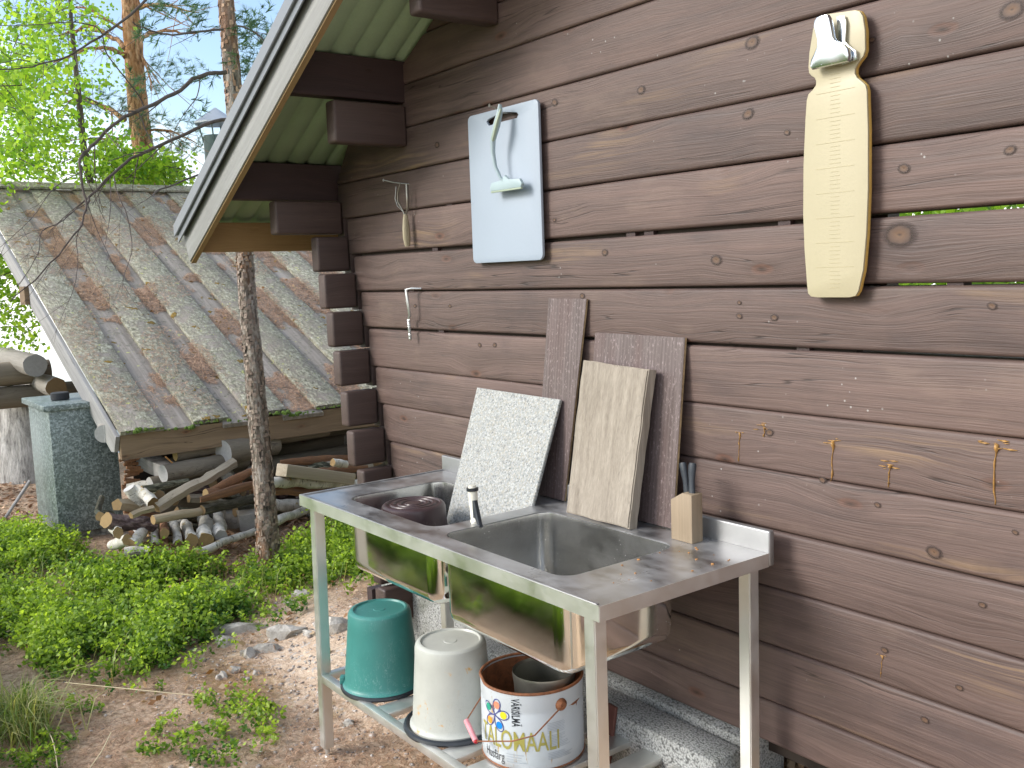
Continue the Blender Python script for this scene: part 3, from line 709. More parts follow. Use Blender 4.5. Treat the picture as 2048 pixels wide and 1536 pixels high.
# resin runs and pale knots
def wall_y(x, z):
    z0 = max(e for e in edges_z if e <= z+1e-6); return WY+0.004*mnoise.noise(Vector((x*0.7, z0*13.7, 5)))
def resin(x, z0, z1, wd):
    b = MB(); y = wall_y(x, (z0+z1)/2)-0.0008; n = 14; pts = []; rr = []; random.seed(int(abs(x)*1000))
    for i in range(n+1):
        t = i/n; pts.append((x+0.006*mnoise.noise(Vector((x*9, t*4, 1)))-0.003*t, y, z0+(z1-z0)*t)); rr.append(wd*(0.22+0.9*abs(mnoise.noise(Vector((x*3, t*7, 2))))+(0.5 if t < 0.12 else 0)))
    b.tube(pts, rr, 6, squash=0.4)
    for k in range(7):
        a = random.uniform(0, 6.28); r_ = random.uniform(0, wd*2.6); c = (x+r_*1.6*math.cos(a), y+0.0002, z0+r_*0.7*math.sin(a)); q = random.uniform(0.3, 0.8)*wd
        b.tube([(c[0]-q*random.uniform(1, 2.6), c[1], c[2]+random.uniform(-.2, .2)*q), c, (c[0]+q*random.uniform(1, 2.6), c[1], c[2])], [q*0.15, q*0.75, q*0.15], 6, squash=0.4)
    o = b.build('resin_drip', M['resin'], cabin, angle=None); o['kind'] = 'stuff'
M['resin'] = plain('amber_resin', (0.33, 0.18, 0.05), 0.35, mottle=0.5, scale=90)
for a in ((-1.807, 1.190, 1.105, 0.005), (-1.499, 1.200, 1.093, 0.008), (-1.334, 1.160, 1.103, 0.009), (-1.070, 1.245, 1.105, 0.011), (-1.718, 1.215, 1.188, 0.009), (-1.35, 0.66, 0.60, 0.004)): resin(*a)
# dark round knots standing slightly proud of the logs
kn = NT('dark_knot'); v = kn.tc.outputs['Object']
ln_ = kn.n('VectorMath'); ln_.operation = 'LENGTH'; kn.l(kn.map(v, (1, 0, 1)), ln_.inputs[0])
rad_ = kn.math('ADD', ln_.outputs['Value'], kn.math('MULTIPLY', kn.noise(kn.map(v, (2, 1, 2)), 1.5, 3), 0.25))
kc = kn.ramp(rad_, [(0.12, (0.030, 0.016, 0.010)), (0.26, (0.12, 0.066, 0.036)), (0.55, (0.085, 0.050, 0.034)), (0.70, (0.035, 0.020, 0.016)), (1.0, (0.07, 0.048, 0.042))])
kn.bump(rad_, 0.4, 0.006); M['knot'] = kn.fin(kc, 0.6)
al_ = kn.ramp(rad_, [(0.62, 1.0), (1.08, 0.0)]); tr_ = kn.n('BsdfTransparent'); ms_ = kn.n('MixShader'); kn.l(al_, ms_.inputs[0]); kn.l(tr_.outputs[0], ms_.inputs[1]); kn.l(kn.p.outputs[0], ms_.inputs[2]); kn.l(ms_.outputs[0], kn.o.inputs['Surface'])
b = MB(); n = 20
rr_ = [1+0.14*mnoise.noise(Vector((3*math.cos(2*math.pi*k/n), 3*math.sin(2*math.pi*k/n), 4))) for k in range(n)]
r2 = b.ring([(rr_[k]*math.cos(2*math.pi*k/n), 0.0, rr_[k]*math.sin(2*math.pi*k/n)) for k in range(n)]); r1 = b.ring([(0.6*rr_[k]*math.cos(2*math.pi*k/n), -0.0022, 0.6*rr_[k]*math.sin(2*math.pi*k/n)) for k in range(n)])
b.bridge(r2, r1); b.fan(r1, (0, -0.0015, 0)); knot0 = b.build('knot', M['knot'], cabin, origin=(0, 0, 0), angle=None)
first = True
for px, py, r in ((1505, 85, 13), (1283, 180, 9), (1497, 228, 11), (1808, 337, 10), (1800, 470, 26), (1433, 520, 12), (1165, 592, 7), (1480, 632, 7), (1550, 635, 8), (1480, 605, 5), (1985, 612, 8), (1868, 1105, 15), (1540, 865, 9), (875, 290, 7), (1645, 960, 8), (1755, 1010, 7), (1965, 1210, 8), (2030, 1065, 6), (1770, 1300, 8), (1920, 1375, 8), (1850, 1440, 9), (1080, 470, 6), (2020, 300, 9), (1210, 505, 8), (1110, 205, 8), (1575, 265, 6), (830, 612, 5), (900, 612, 5), (2025, 20, 16), (1745, 80, 6), (960, 690, 6), (990, 690, 6), (1110, 440, 5)):
    c = on_y(px, py, WY); c.y = wall_y(c.x, c.z)-0.0004; rr = r/F*c.length*1.15
    o = knot0 if first else knot0.copy()
    if not first: COL.objects.link(o)
    first = False; o.location = c-world_loc(cabin); o.scale = (rr*1.2, 1, rr*0.85); o.rotation_euler = (0, random.uniform(-0.3, 0.3), 0)

# front block lying against the foundation
b = MB(); b.box((-3.05, 2.0, 0.0), (-1.755, 2.128, 0.27), 0.012, 2)
tag(b.build('concrete_block', M['leca'], origin=(-2.3, 2.06, 0.0)), 'long rough grey concrete block on the ground behind the sink legs', 'concrete block')
b = MB(); b.box((-0.0125, -0.006, 0), (0.0125, 0.006, 0.24), 0.002, T=Matrix.Translation((-2.19, 1.965, 0.06)) @ Matrix.Rotation(R(-7), 4, 'X') @ Matrix.Rotation(R(4), 4, 'Y') @ Matrix.Diagonal((1.6, 1, 1, 1)))
tag(b.build('metal_bar', plain('rusty_red_brown', (0.10, 0.035, 0.025), 0.7), origin=(-2.19, 1.965, 0.06)), 'rusty red brown bar leaning on the concrete block under the sink', 'bar')

# ------------------------------------------------------------------ things hanging on the wall
def wall_plane(y):
    return lambda u, v, d: (u, d, v)
# white chopping board
slot = [(-2.950, 2.225), (-2.940, 2.232), (-2.879, 2.241), (-2.840, 2.244), (-2.768, 2.232), (-2.759, 2.223), (-2.768, 2.213), (-2.842, 2.213), (-2.938, 2.210)]
t = thing('chopping_board', 'pale blue white plastic chopping board with a grip slot hung on the log wall', 'chopping board', (-2.86, 2.16, 1.711))
b = MB(); b.prism(rrect(-3.070, -2.646, 1.711, 2.261, 0.022), wall_plane(0), 2.150, 2.162, 0.003, holes=[slot]); b.build('board', M['boardwhite'], t)
b = MB(); b.tube([(-2.838, 2.085, 2.262), (-2.832, 2.10, 2.256), (-2.822, 2.13, 2.238), (-2.82, 2.185, 2.236)], 0.0025, 8); b.tube([(-2.8385, 2.083, 2.2625), (-2.838, 2.086, 2.262)], 0.006, 10)
tag(b.build('nail', M['metalthin'], origin=(-2.82, 2.18, 2.236)), 'bent nail holding up the pale chopping board', 'nail')
# scraper with T-shaped head
t = thing('scraper', 'pale grey squeegee style scraper with sage grip hanging on the white chopping board', 'scraper', (-2.80, 2.10, 1.97))
b = MB(); b.tube([(-2.806, 2.108, 2.262), (-2.805, 2.105, 2.235), (-2.818, 2.098, 2.190), (-2.838, 2.095, 2.145)], [0.007, 0.012, 0.0145, 0.0115], 14, squash=0.7); b.build('grip', M['scraper'], t)
b = MB(); b.tube([(-2.796, 2.103, 2.245), (-2.806, 2.092, 2.200), (-2.832, 2.091, 2.145), (-2.838, 2.096, 2.140)], [0.005, 0.0105, 0.009, 0.008], 12, squash=0.7); b.build('grip_pad', M['sage'], t)
b = MB(); b.tube([(-2.838, 2.095, 2.145), (-2.842, 2.096, 2.10), (-2.836, 2.100, 2.05), (-2.818, 2.108, 2.008), (-2.80, 2.115, 1.99)], [0.011, 0.0085, 0.007, 0.0065, 0.004], 12, squash=0.75); b.build('neck', M['scraper'], t)
b = MB(); b.prism([(-2.888, 1.978), (-2.880, 1.966), (-2.706, 1.966), (-2.698, 1.978), (-2.712, 1.996), (-2.775, 2.000), (-2.798, 2.016), (-2.815, 2.000), (-2.876, 1.996)], wall_plane(0), 2.108, 2.122, 0.003); b.build('scraper_head', M['scraper'], t)
b = MB(); b.box((-2.882, 2.109, 1.960), (-2.704, 2.118, 1.9665), 0.001); b.build('blade', M['sage'], t)
# fish board
yo = [(-1.497, 2.279), (-1.514, 2.274), (-1.532, 2.251), (-1.543, 2.196), (-1.546, 2.160), (-1.544, 2.146), (-1.537, 2.138), (-1.527, 2.131), (-1.523, 2.122), (-1.524, 2.112), (-1.533, 2.103), (-1.546, 2.094), (-1.551, 2.080), (-1.555, 2.032), (-1.561, 1.919), (-1.562, 1.793), (-1.558, 1.703), (-1.550, 1.610), (-1.547, 1.590), (-1.538, 1.582), (-1.520, 1.5795), (-1.425, 1.5795), (-1.408, 1.583), (-1.400, 1.595), (-1.387, 1.647), (-1.379, 1.732), (-1.375, 1.840), (-1.376, 1.982), (-1.380, 2.076), (-1.384, 2.090), (-1.394, 2.100), (-1.407, 2.111), (-1.413, 2.122), (-1.412, 2.134), (-1.404, 2.145), (-1.390, 2.158), (-1.385, 2.172), (-1.386, 2.217), (-1.392, 2.251), (-1.400, 2.264), (-1.412, 2.270), (-1.430, 2.272)]
t = thing('fish_board', 'long cream bottle shaped fish filleting board with chrome clip hung on the wall', 'filleting board', (-1.47, 2.15, 1.58))
b = MB(); b.prism(yo, wall_plane(0), 2.140, 2.147, 0.002); b.build('board_face', M['cream'], t)
b = MB(); b.prism([(-1.467+(u+1.467)*1.004, v*1.0003) for u, v in yo], wall_plane(0), 2.1475, 2.158, 0.002); b.build('board_core', M['creamedge'], t)
b = MB()
z = 2.125
for k in range(52):
    big = (k % 6 == 4)
    zc = 2.13-k*0.0103
    w_ = 0.055 if big else random.uniform(0.012, 0.016)
    b.box((-1.467-w_, 2.1393, zc-0.0005), (-1.467+w_, 2.1399, zc+0.0005))
b.build('scale_marks', M['etch'], t)
co = [(-1.503, 2.246), (-1.500, 2.258), (-1.492, 2.266), (-1.476, 2.268), (-1.462, 2.266), (-1.456, 2.256), (-1.452, 2.235), (-1.449, 2.212), (-1.444, 2.203), (-1.434, 2.196), (-1.418, 2.186), (-1.410, 2.176), (-1.407, 2.160), (-1.410, 2.146), (-1.513, 2.146), (-1.519, 2.156), (-1.515, 2.170), (-1.506, 2.182), (-1.497, 2.196), (-1.495, 2.212)]
b = MB(); b.prism(co, lambda u, v, d: (u, d-0.10*max(0, v-2.17), v), 2.106, 2.125, 0.006); cl = b.build('clip', M['chrome'], t)
b = MB(); b.prism([(-1.458, 2.264), (-1.436, 2.262), (-1.430, 2.245), (-1.432, 2.20), (-1.42, 2.186), (-1.402, 2.172), (-1.399, 2.15), (-1.44, 2.146), (-1.45, 2.2)], lambda u, v, d: (u, d+0.03*max(0, v-2.2), v), 2.1275, 2.134, 0.002); b.build('clip_back', M['chrome'], cl)
# fish scaling fork
t = thing('carving_fork', 'small metal fork with mottled wooden handle hanging from a nail left of the board', 'fork', (-3.55, 2.15, 1.80))
b = MB()
b.tube([(-3.606, 2.145, 2.05), (-3.609, 2.14, 2.0), (-3.596, 2.142, 1.968), (-3.562, 2.148, 1.942), (-3.553, 2.15, 1.925)], [0.0025, 0.004, 0.004, 0.004, 0.005], 8, squash=0.5)
b.tube([(-3.548, 2.13, 2.058), (-3.565, 2.128, 2.02), (-3.573, 2.130, 1.985), (-3.560, 2.14, 1.955), (-3.551, 2.15, 1.925)], [0.003, 0.005, 0.005, 0.004, 0.005], 8, squash=0.5)
b.tube([(-3.528, 2.15, 2.052), (-3.526, 2.15, 2.0), (-3.530, 2.15, 1.955), (-3.546, 2.15, 1.930)], [0.006, 0.008, 0.007, 0.005], 8, squash=0.35)
b.build('prongs', M['metalthin'], t)
b = MB(); b.tube([(-3.551, 2.15, 1.931), (-3.551, 2.15, 1.915), (-3.548, 2.148, 1.87), (-3.546, 2.148, 1.83), (-3.547, 2.15, 1.797)], [0.009, 0.012, 0.0165, 0.0165, 0.011], 14, squash=0.8)
b.build('handle', wood('mottled_handle_wood', (0.16, 0.12, 0.05), (0.66, 0.60, 0.44), 'Z', 0.7, grain=60), t)
b = MB(); b.tube([(-3.632, 2.10, 2.078), (-3.60, 2.13, 2.066), (-3.56, 2.19, 2.056)], 0.002, 8); b.tube([(-3.634, 2.098, 2.0785), (-3.632, 2.10, 2.078)], 0.006, 10)
tag(b.build('nail', M['zincrod'], origin=(-3.56, 2.18, 2.056)), 'long nail from which the small wooden handled fork hangs', 'nail')
t = thing('twisted_hook', 'zinc rod hook with twisted lower end hanging below the small fork', 'hook', (-3.55, 2.15, 1.40))
b = MB(); b.tube([(-3.50, 2.18, 1.618), (-3.53, 2.15, 1.620), (-3.549, 2.135, 1.616), (-3.543, 2.135, 1.57), (-3.540, 2.14, 1.52), (-3.545, 2.145, 1.507), (-3.560, 2.148, 1.495), (-3.565, 2.15, 1.480)], [0.004, 0.005, 0.007, 0.0065, 0.006, 0.006, 0.005, 0.004], 10); b.build('rod', M['zincrod'], t)
b = MB(); pts = [(-3.563+0.0035*math.cos(k*0.9)+k*0.0001, 2.148+0.0035*math.sin(k*0.9), 1.490-k*0.00118) for k in range(75)]
b.tube(pts, 0.0042, 6); b.build('twist', M['zincrod'], t)

# ------------------------------------------------------------------ sink table
X0, X1, Y0, Y1, ZT = -3.291, -1.652, 1.480, 2.108, 0.880
sink = thing('sink_table', 'stainless steel double sink table on square legs against the cabin wall', 'sink table', (-2.47, 1.8, -0.13))
LB = (-3.125, -2.540, 1.585, 2.000); RB = (-2.462, -1.872, 1.560, 1.985)
rL = rrect(*LB, 0.055, 8); rR = rrect(*RB, 0.055, 8)
b = MB(); b.prism([(X0, Y0), (X1, Y0), (X1, Y1), (X0, Y1)], lambda u, v, d: (u, v, d), ZT-0.004, ZT, 0.0, holes=[rL, rR])
b.build('worktop', M['steel_top'], sink)
b = MB()
b.box((X0, Y0-0.0015, ZT-0.038), (X1, Y0+0.0005, ZT+0.003), 0.0)      # front apron
b.box((X1-0.0005, Y0, ZT-0.038), (X1+0.0015, Y1, ZT+0.0008))
b.box((X0-0.0015, Y0, ZT-0.038), (X0+0.0005, Y1, ZT+0.003))
b.build('apron', M['steel_leg'], sink)
b = MB(); b.box((X0+0.0005, Y0+0.0005, ZT+0.0003), (X1-0.01, Y0+0.011, ZT+0.0045), 0.0016, 2); b.box((X0+0.0005, Y0+0.012, ZT+0.0003), (X0+0.011, Y1-0.001, ZT+0.0045), 0.0016, 2)
b.build('rim', M['steel_top'], sink)
b = MB(); b.box((X0-0.0005, Y1+0.001, ZT-0.038), (X1+0.003, Y1+0.023, ZT+0.062), 0.005, 3); b.build('backsplash', M['steel_splash'], sink)
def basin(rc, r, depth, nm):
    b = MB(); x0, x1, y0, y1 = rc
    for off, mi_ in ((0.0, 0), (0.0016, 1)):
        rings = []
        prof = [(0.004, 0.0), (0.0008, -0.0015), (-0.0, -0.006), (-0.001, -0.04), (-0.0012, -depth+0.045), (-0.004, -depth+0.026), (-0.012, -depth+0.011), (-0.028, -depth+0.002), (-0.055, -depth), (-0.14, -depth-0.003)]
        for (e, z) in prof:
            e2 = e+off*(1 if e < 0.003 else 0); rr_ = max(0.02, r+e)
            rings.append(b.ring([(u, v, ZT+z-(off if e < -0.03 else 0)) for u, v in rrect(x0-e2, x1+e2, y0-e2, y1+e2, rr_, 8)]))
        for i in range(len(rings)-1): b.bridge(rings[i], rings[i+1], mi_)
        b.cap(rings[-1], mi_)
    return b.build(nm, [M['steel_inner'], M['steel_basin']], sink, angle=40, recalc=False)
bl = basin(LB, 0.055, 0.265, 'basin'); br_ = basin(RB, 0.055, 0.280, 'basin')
for bb, rc, dp in ((bl, LB, 0.265), (br_, RB, 0.280)):
    cx, cy = (rc[0]+rc[1])/2, (rc[2]+rc[3])/2+0.05
    b = MB(); b.lathe([(0.012, 0.0), (0.04, 0.001), (0.045, 0.003), (0.046, 0.0)], (cx, cy, ZT-dp-0.002), 24, close_top=False, close_bot=True)
    b.tube([(cx, cy, ZT-dp-0.006), (cx, cy, ZT-dp-0.05)], [0.045, 0.03], 18); b.build('drain', M['steel_leg'], bb)
def leg(px, py, zb, lean=(0, 0)):
    b = MB(); h = 0.020
    T = Matrix.Translation((px, py, ZT-0.005)); 
    b2 = bmesh.new(); bmesh.ops.create_cube(b2, size=1.0, matrix=Matrix.Diagonal((0.04, 0.04, 1, 1)) @ Matrix.Translation((0, 0, -0.5)))
    ln = ZT-0.005-zb-0.055
    bmesh.ops.scale(b2, vec=(1, 1, ln), verts=b2.verts); bmesh.ops.bevel(b2, geom=list(b2.edges)+list(b2.verts), offset=0.003, segments=2, affect='EDGES')
    sh = Matrix(((1, 0, -lean[0]/ln, 0), (0, 1, -lean[1]/ln, 0), (0, 0, 1, 0), (0, 0, 0, 1)))
    b.merge(b2, T @ sh, 0); o = b.build('leg', M['steel_leg'], sink)
    fx, fy = px+lean[0], py+lean[1]
    f = MB(); f.tube([(fx, fy, zb+0.06), (fx, fy, zb+0.018)], 0.009, 12); f.lathe([(0.030, 0.0), (0.031, 0.006), (0.020, 0.014), (0.010, 0.024), (0.009, 0.03)], (fx, fy, zb), 24, close_bot=True)
    f.build('adjustable_foot', M['zincrod'], o); return o
leg(-3.215, 1.512, -0.150, (-0.035, 0)); leg(-1.695, 1.505, -0.13); leg(-1.690, 2.070, 0.02); leg(-3.235, 2.068, -0.05)
# lower shelf: rails and slats
zs = 0.205
for nm, lo, hi in (('shelf_rail', (-3.22, 1.490, zs-0.03), (-1.70, 1.520, zs)), ('shelf_rail', (-3.22, 2.060, zs-0.03), (-1.70, 2.090, zs)), ('shelf_rail', (-3.24, 1.522, zs-0.03), (-3.212, 2.058, zs)), ('shelf_rail', (-1.71, 1.522, zs-0.03), (-1.682, 2.058, zs))):
    b = MB(); b.box(lo, hi, 0.003); b.build(nm, M['steel_leg'], sink)
for k in range(11):
    x = -3.12+k*0.135; b = MB(); b.box((x, 1.521, zs-0.022), (x+0.075, 2.059, zs-0.002), 0.002); b.build('shelf_slat', M['steel_leg'], sink)
# paving stone under the foot
b = MB(); b.box((-3.47, 1.40, -0.20), (-3.06, 1.66, -0.152), 0.015, 3); o = b.build('paving_stone', M['stone'], origin=(-3.25, 1.5, -0.2))
tag(o, 'small dark mossy stone slab under the left front foot of the sink table', 'stone slab')
b = MB()
for k in range(26):
    a, r_ = random.uniform(0, 6.28), random.uniform(0, 0.09); c = (-3.17+r_*math.cos(a), 1.60+r_*0.5*math.sin(a), -0.150)
    b.lathe([(0.018, 0), (0.014, 0.006), (0.004, 0.009)], c, 8)
b.build('moss_cushion', M['mossy'], o)['kind'] = 'stuff'

# ------------------------------------------------------------------ buckets
def bucket(name, label, c, r_rim, r_top, h, mat, handle, rimr=0.008, grooves=0):
    t = thing(name, label, 'bucket', c)
    c = Vector(c); b = MB()
    prof = [(r_rim+rimr*0.2, 0.0), (r_rim+rimr, 0.002), (r_rim+rimr, 0.012), (r_rim+rimr*0.4, 0.016), (r_rim, 0.020), (r_rim-0.002, 0.03)]
    for k in range(1, 7): tt = k/7; prof.append((r_rim-0.002+(r_top+0.004-r_rim)*tt, 0.03+(h-0.05)*tt))
    prof += [(r_top+0.003, h-0.018), (r_top, h-0.008), (r_top-0.006, h-0.002), (r_top-0.012, h)]
    if grooves:
        rr = r_top-0.016
        for g in range(grooves): prof += [(rr, h), (rr-0.003, h-0.005), (rr-0.012, h-0.005), (rr-0.015, h)]; rr -= 0.026
        prof += [(0.012, h)]
    else: prof += [(r_top-0.016, h), (r_top-0.020, h-0.006), (r_top-0.04, h-0.007), (0.022, h-0.006), (0.020, h-0.0045), (0.006, h-0.005)]
    b.lathe(prof, c, 64); b.build('bucket_body', mat, t, angle=28)
    if handle is not None:
        b = MB(); a0, a1, drop, rr, th, fl = handle
        pts = [(c.x+(rr)*math.cos(R(a0+(a1-a0)*k/40)), c.y+rr*math.sin(R(a0+(a1-a0)*k/40)), c.z+0.006+drop*math.sin(math.pi*k/40)) for k in range(41)]
        b.tube(pts, [th]*41, 8, squash=fl); b.build('handle', M['blackplastic'], t)
        for a in (a0, a1):
            b = MB(); T = Matrix.Translation((c.x+(r_rim+0.006)*math.cos(R(a)), c.y+(r_rim+0.006)*math.sin(R(a)), c.z+0.022)) @ Matrix.Rotation(R(a), 4, 'Z')
            b.box((-0.008, -0.016, -0.014), (0.010, 0.016, 0.014), 0.003, T=T); b.build('handle_lug', mat, t)
    return t
zb = zs+0.001
bucket('bucket', 'teal green plastic bucket standing upside down on the shelf below the left basin', (-2.998, 1.628, zb), 0.138, 0.110, 0.285, M['teal'], (-125, 45, -0.004, 0.146, 0.007, 1.2))
bucket('bucket', 'milky white plastic bucket upside down with a thick black handle ring', (-2.570, 1.650, zb), 0.136, 0.114, 0.285, M['whiteplastic'], (-200, 25, -0.004, 0.156, 0.010, 1.0))
bucket('bucket', 'dark brown plastic bucket standing upside down inside the left basin', (-2.950, 1.762, 0.612), 0.133, 0.113, 0.250, M['brownplastic'], None, grooves=3)

# paint can
PC = Vector((-2.272, 1.748, zb)); PR, PH = 0.158, 0.238
can = thing('paint_can', 'rusty rimmed white metal paint can with wire handle and colourful petal logo', 'paint can', PC)
def dent(p):
    q = p-PC; a = math.atan2(q.y, q.x); f = 1-0.06*math.exp(-((a-R(20))/0.3)**2)*math.exp(-((q.z-0.12)/0.06)**2)-0.05*math.exp(-((a+R(115))/0.22)**2)*math.exp(-((q.z-0.20)/0.07)**2)
    return PC+Vector((q.x*f, q.y*f, q.z))
s = NT('white_enamel_tin'); v = s.coord(False); n = s.noise(v, 9, 5, 0.65); n2 = s.noise(s.map(v, (30, 30, 6)), 1.0, 4, 0.7)
c_ = s.mix(s.ramp(n, [(0.35, 0.0), (0.7, 0.25)]), (0.50, 0.545, 0.58), (0.42, 0.43, 0.40))
rm = s.math('MULTIPLY', s.ramp(n2, [(0.56, 0.0), (0.62, 1.0)]), s.ramp(n, [(0.52, 0.0), (0.60, 1.0)])); c_ = s.mix(rm, c_, (0.36, 0.22, 0.06))
M['tin'] = s.fin(c_, 0.35)
M['rust'] = plain('rust', (0.20, 0.075, 0.03), 0.7, mottle=0.5, scale=30)
b = MB(); b.lathe([(PR-0.006, 0.0), (PR, 0.004), (PR+0.001, 0.05), (PR+0.001, 0.172), (PR-0.001, 0.178), (PR+0.001, 0.184), (PR+0.001, PH-0.004)], PC, 72, close_top=False, close_bot=True)
for v in b.b.verts: v.co = dent(v.co)
b.build('can_body', M['tin'], can, angle=60)
b = MB(); b.lathe([(PR-0.003, 0.008), (PR-0.003, PH-0.008)], PC, 48, close_top=False, close_bot=True); 
for v in b.b.verts: v.co = dent(v.co)
b.build('inner_wall', M['rust'], can)
b = MB(); pts = [dent(PC+Vector((PR*math.cos(2*math.pi*k/60), PR*math.sin(2*math.pi*k/60), PH))) for k in range(61)]; b.tube(pts, 0.0045, 8, caps=False); b.build('rusty_rim', M['rust'], can)
b = MB(); pts = [dent(PC+Vector(((PR-0.001)*math.cos(2*math.pi*k/60), (PR-0.001)*math.sin(2*math.pi*k/60), 0.003))) for k in range(61)]; b.tube(pts, 0.0035, 8, caps=False); b.build('bottom_seam', M['rust'], can)
# wire bail with pink grip
a1, a2 = R(-5), R(-5-180+8)
e1 = PC+Vector((math.cos(a1)*(PR+0.008), math.sin(a1)*(PR+0.008), 0.195)); e2 = PC+Vector((math.cos(a2)*(PR+0.008), math.sin(a2)*(PR+0.008), 0.17))
for k, e in enumerate((e1, e2)):
    b = MB(); d = (e-PC); d.z = 0; d.normalize(); b.tube([e-d*0.012, e-d*0.002, e+d*0.006], [0.020, 0.018, 0.010], 16); b.build('ear', M['rust'], can)
g1 = Vector((-2.352, 1.555, PC.z+0.115)); g2 = Vector((-2.275, 1.535, PC.z+0.085))
b = MB(); b.tube([e1+Vector((0.005, -0.005, 0)), Vector((-2.085, 1.61, PC.z+0.150)), Vector((-2.14, 1.570, PC.z+0.125)), g2], 0.0022, 8); b.tube([g1, Vector((-2.40, 1.65, PC.z+0.15)), e2], 0.0022, 8); b.build('wire_handle', M['rust'], can)
b = MB(); b.tube([g1, g2], 0.0085, 14); b.build('pink_grip', plain('pink_plastic', (0.62, 0.25, 0.28), 0.5, mottle=0.2, scale=40), can)
b = MB(); b.tube([g2, g2+(g2-g1).normalized()*0.004], 0.006, 12); b.build('red_core', plain('red_core', (0.5, 0.01, 0.02), 0.5), can)
# printed label wrapped on the tin
def wrap(th, z, dr=0.0012): return dent(PC+Vector(((PR+0.001+dr)*math.cos(th), (PR+0.001+dr)*math.sin(th), z)))
ink = lambda n_, c: plain(n_, c, 0.5, mottle=0.15, scale=60, bump=0)
def text_on_can(name, body, th0, z0, size, sx, mat, rot=0.0, bold=0.0):
    cu = bpy.data.curves.new(name, 'FONT'); cu.body = body; cu.size = size; cu.offset = bold; cu.resolution_u = 3
    to = bpy.data.objects.new('tmp', cu); COL.objects.link(to); dg = bpy.context.evaluated_depsgraph_get()
    me = bpy.data.meshes.new_from_object(to.evaluated_get(dg)); bpy.data.objects.remove(to)
    bm_ = bmesh.new(); bm_.from_mesh(me)
    for _ in range(4):
        bmesh.ops.triangulate(bm_, faces=bm_.faces[:]); bmesh.ops.subdivide_edges(bm_, edges=[e for e in bm_.edges if e.calc_length() > 0.007], cuts=1)
    bmesh.ops.triangulate(bm_, faces=bm_.faces[:])
    for v in bm_.verts:
        u, w_ = v.co.x*sx, v.co.y
        if rot: u, w_ = w_, -u
        v.co = wrap(th0+u/PR, z0+w_)-PC
    me2 = bpy.data.meshes.new(name); bm_.to_mesh(me2); bm_.free(); me2.materials.append(mat)
    o = bpy.data.objects.new(name, me2); COL.objects.link(o); o.parent = can; return o
text_on_can('print_word', 'TALOMAALI', R(-107), 0.064, 0.084, 0.60, ink('olive_ink', (0.33, 0.30, 0.07)), bold=0.0008)
text_on_can('print_word', 'Husfärg', R(-100), 0.022, 0.042, 0.62, ink('black_ink', (0.03, 0.03, 0.035)))
text_on_can('print_word', 'VÄRISILMÄ', R(-60), 0.224, 0.036, 0.50, M['blackplastic'], rot=1, bold=0.0004)
b = MB()
def strip(b, pts, w_):
    ps = [wrap(a, z) for a, z in pts]; prev = None
    for i, p in enumerate(ps):
        q = ps[min(i+1, len(ps)-1)]; o_ = ps[max(i-1, 0)]; d = (q-o_).normalized(); nrm = (p-PC); nrm.z = 0; nrm.normalize(); sd = d.cross(nrm)*w_
        cur = (b.b.verts.new(p+sd), b.b.verts.new(p-sd))
        if prev: b.b.faces.new((prev[0], prev[1], cur[1], cur[0]))
        prev = cur
LC = (R(-82), 0.160)
cols = [((0.72, 0.22, 0.13), 75), ((0.02, 0.30, 0.20), 150), ((0.75, 0.30, 0.03), 225), ((0.0, 0.20, 0.62), 300), ((0.75, 0.58, 0.02), 10)]
for cc, ang in cols:
    a = R(ang); pts = []
    for k in range(25):
        t_ = -1+2*k/24; rr = 0.052*math.cos(t_*math.pi/2)**0.6 if abs(t_) < 1 else 0
        aa = a+t_*0.62; pts.append((LC[0]+rr*math.cos(aa)/PR, LC[1]+rr*math.sin(aa)))
    strip(b, pts, 0.0014)
for ang in (75, 150, 225, 300, 10):
    a = R(ang); strip(b, [(LC[0]-0.03*math.cos(a)/PR*k, LC[1]-0.03*math.sin(a)*k) for k in (0, 0.5, 1)], 0.0013)
b.build('petal_outline', ink('navy_ink', (0.05, 0.06, 0.22)), can, angle=None)
for cc, ang in cols:
    a = R(ang); b = MB(); ctr = (LC[0]+0.033*math.cos(a)/PR, LC[1]+0.033*math.sin(a)); n = 16
    ring = [b.b.verts.new(wrap(ctr[0]+0.0115*math.cos(2*math.pi*k/n)/PR, ctr[1]+0.0115*math.sin(2*math.pi*k/n))) for k in range(n)]
    b.b.faces.new(ring); b.build('petal_dot', ink('dot_ink', cc), can, angle=None)
b = MB(); random.seed(3)
for k in range(24):
    z = 0.145-k*0.0048
    if k in (7, 17, 18): continue
    strip(b, [(R(-22)+i*0.05, z) for i in range(random.randint(7, 13))], 0.0009)
for k in range(4): strip(b, [(R(-68)+i*0.05, 0.050-k*0.008) for i in range(random.randint(4, 9))], 0.0011)
b.build('small_print', ink('grey_ink', (0.36, 0.40, 0.44)), can, angle=None)['kind'] = 'stuff'
# steel pot standing in the can
b = MB(); b.lathe([(0.080, 0.0), (0.090, 0.01), (0.093, 0.20), (0.098, 0.235), (0.097, 0.242), (0.091, 0.235), (0.089, 0.05)], (-2.238, 1.772, zb+0.012), 40, close_bot=True, close_top=True)
tag(b.build('steel_pot', M['metalthin'], origin=(-2.238, 1.772, zb+0.012)), 'smoky steel pot standing inside the open paint can', 'pot')

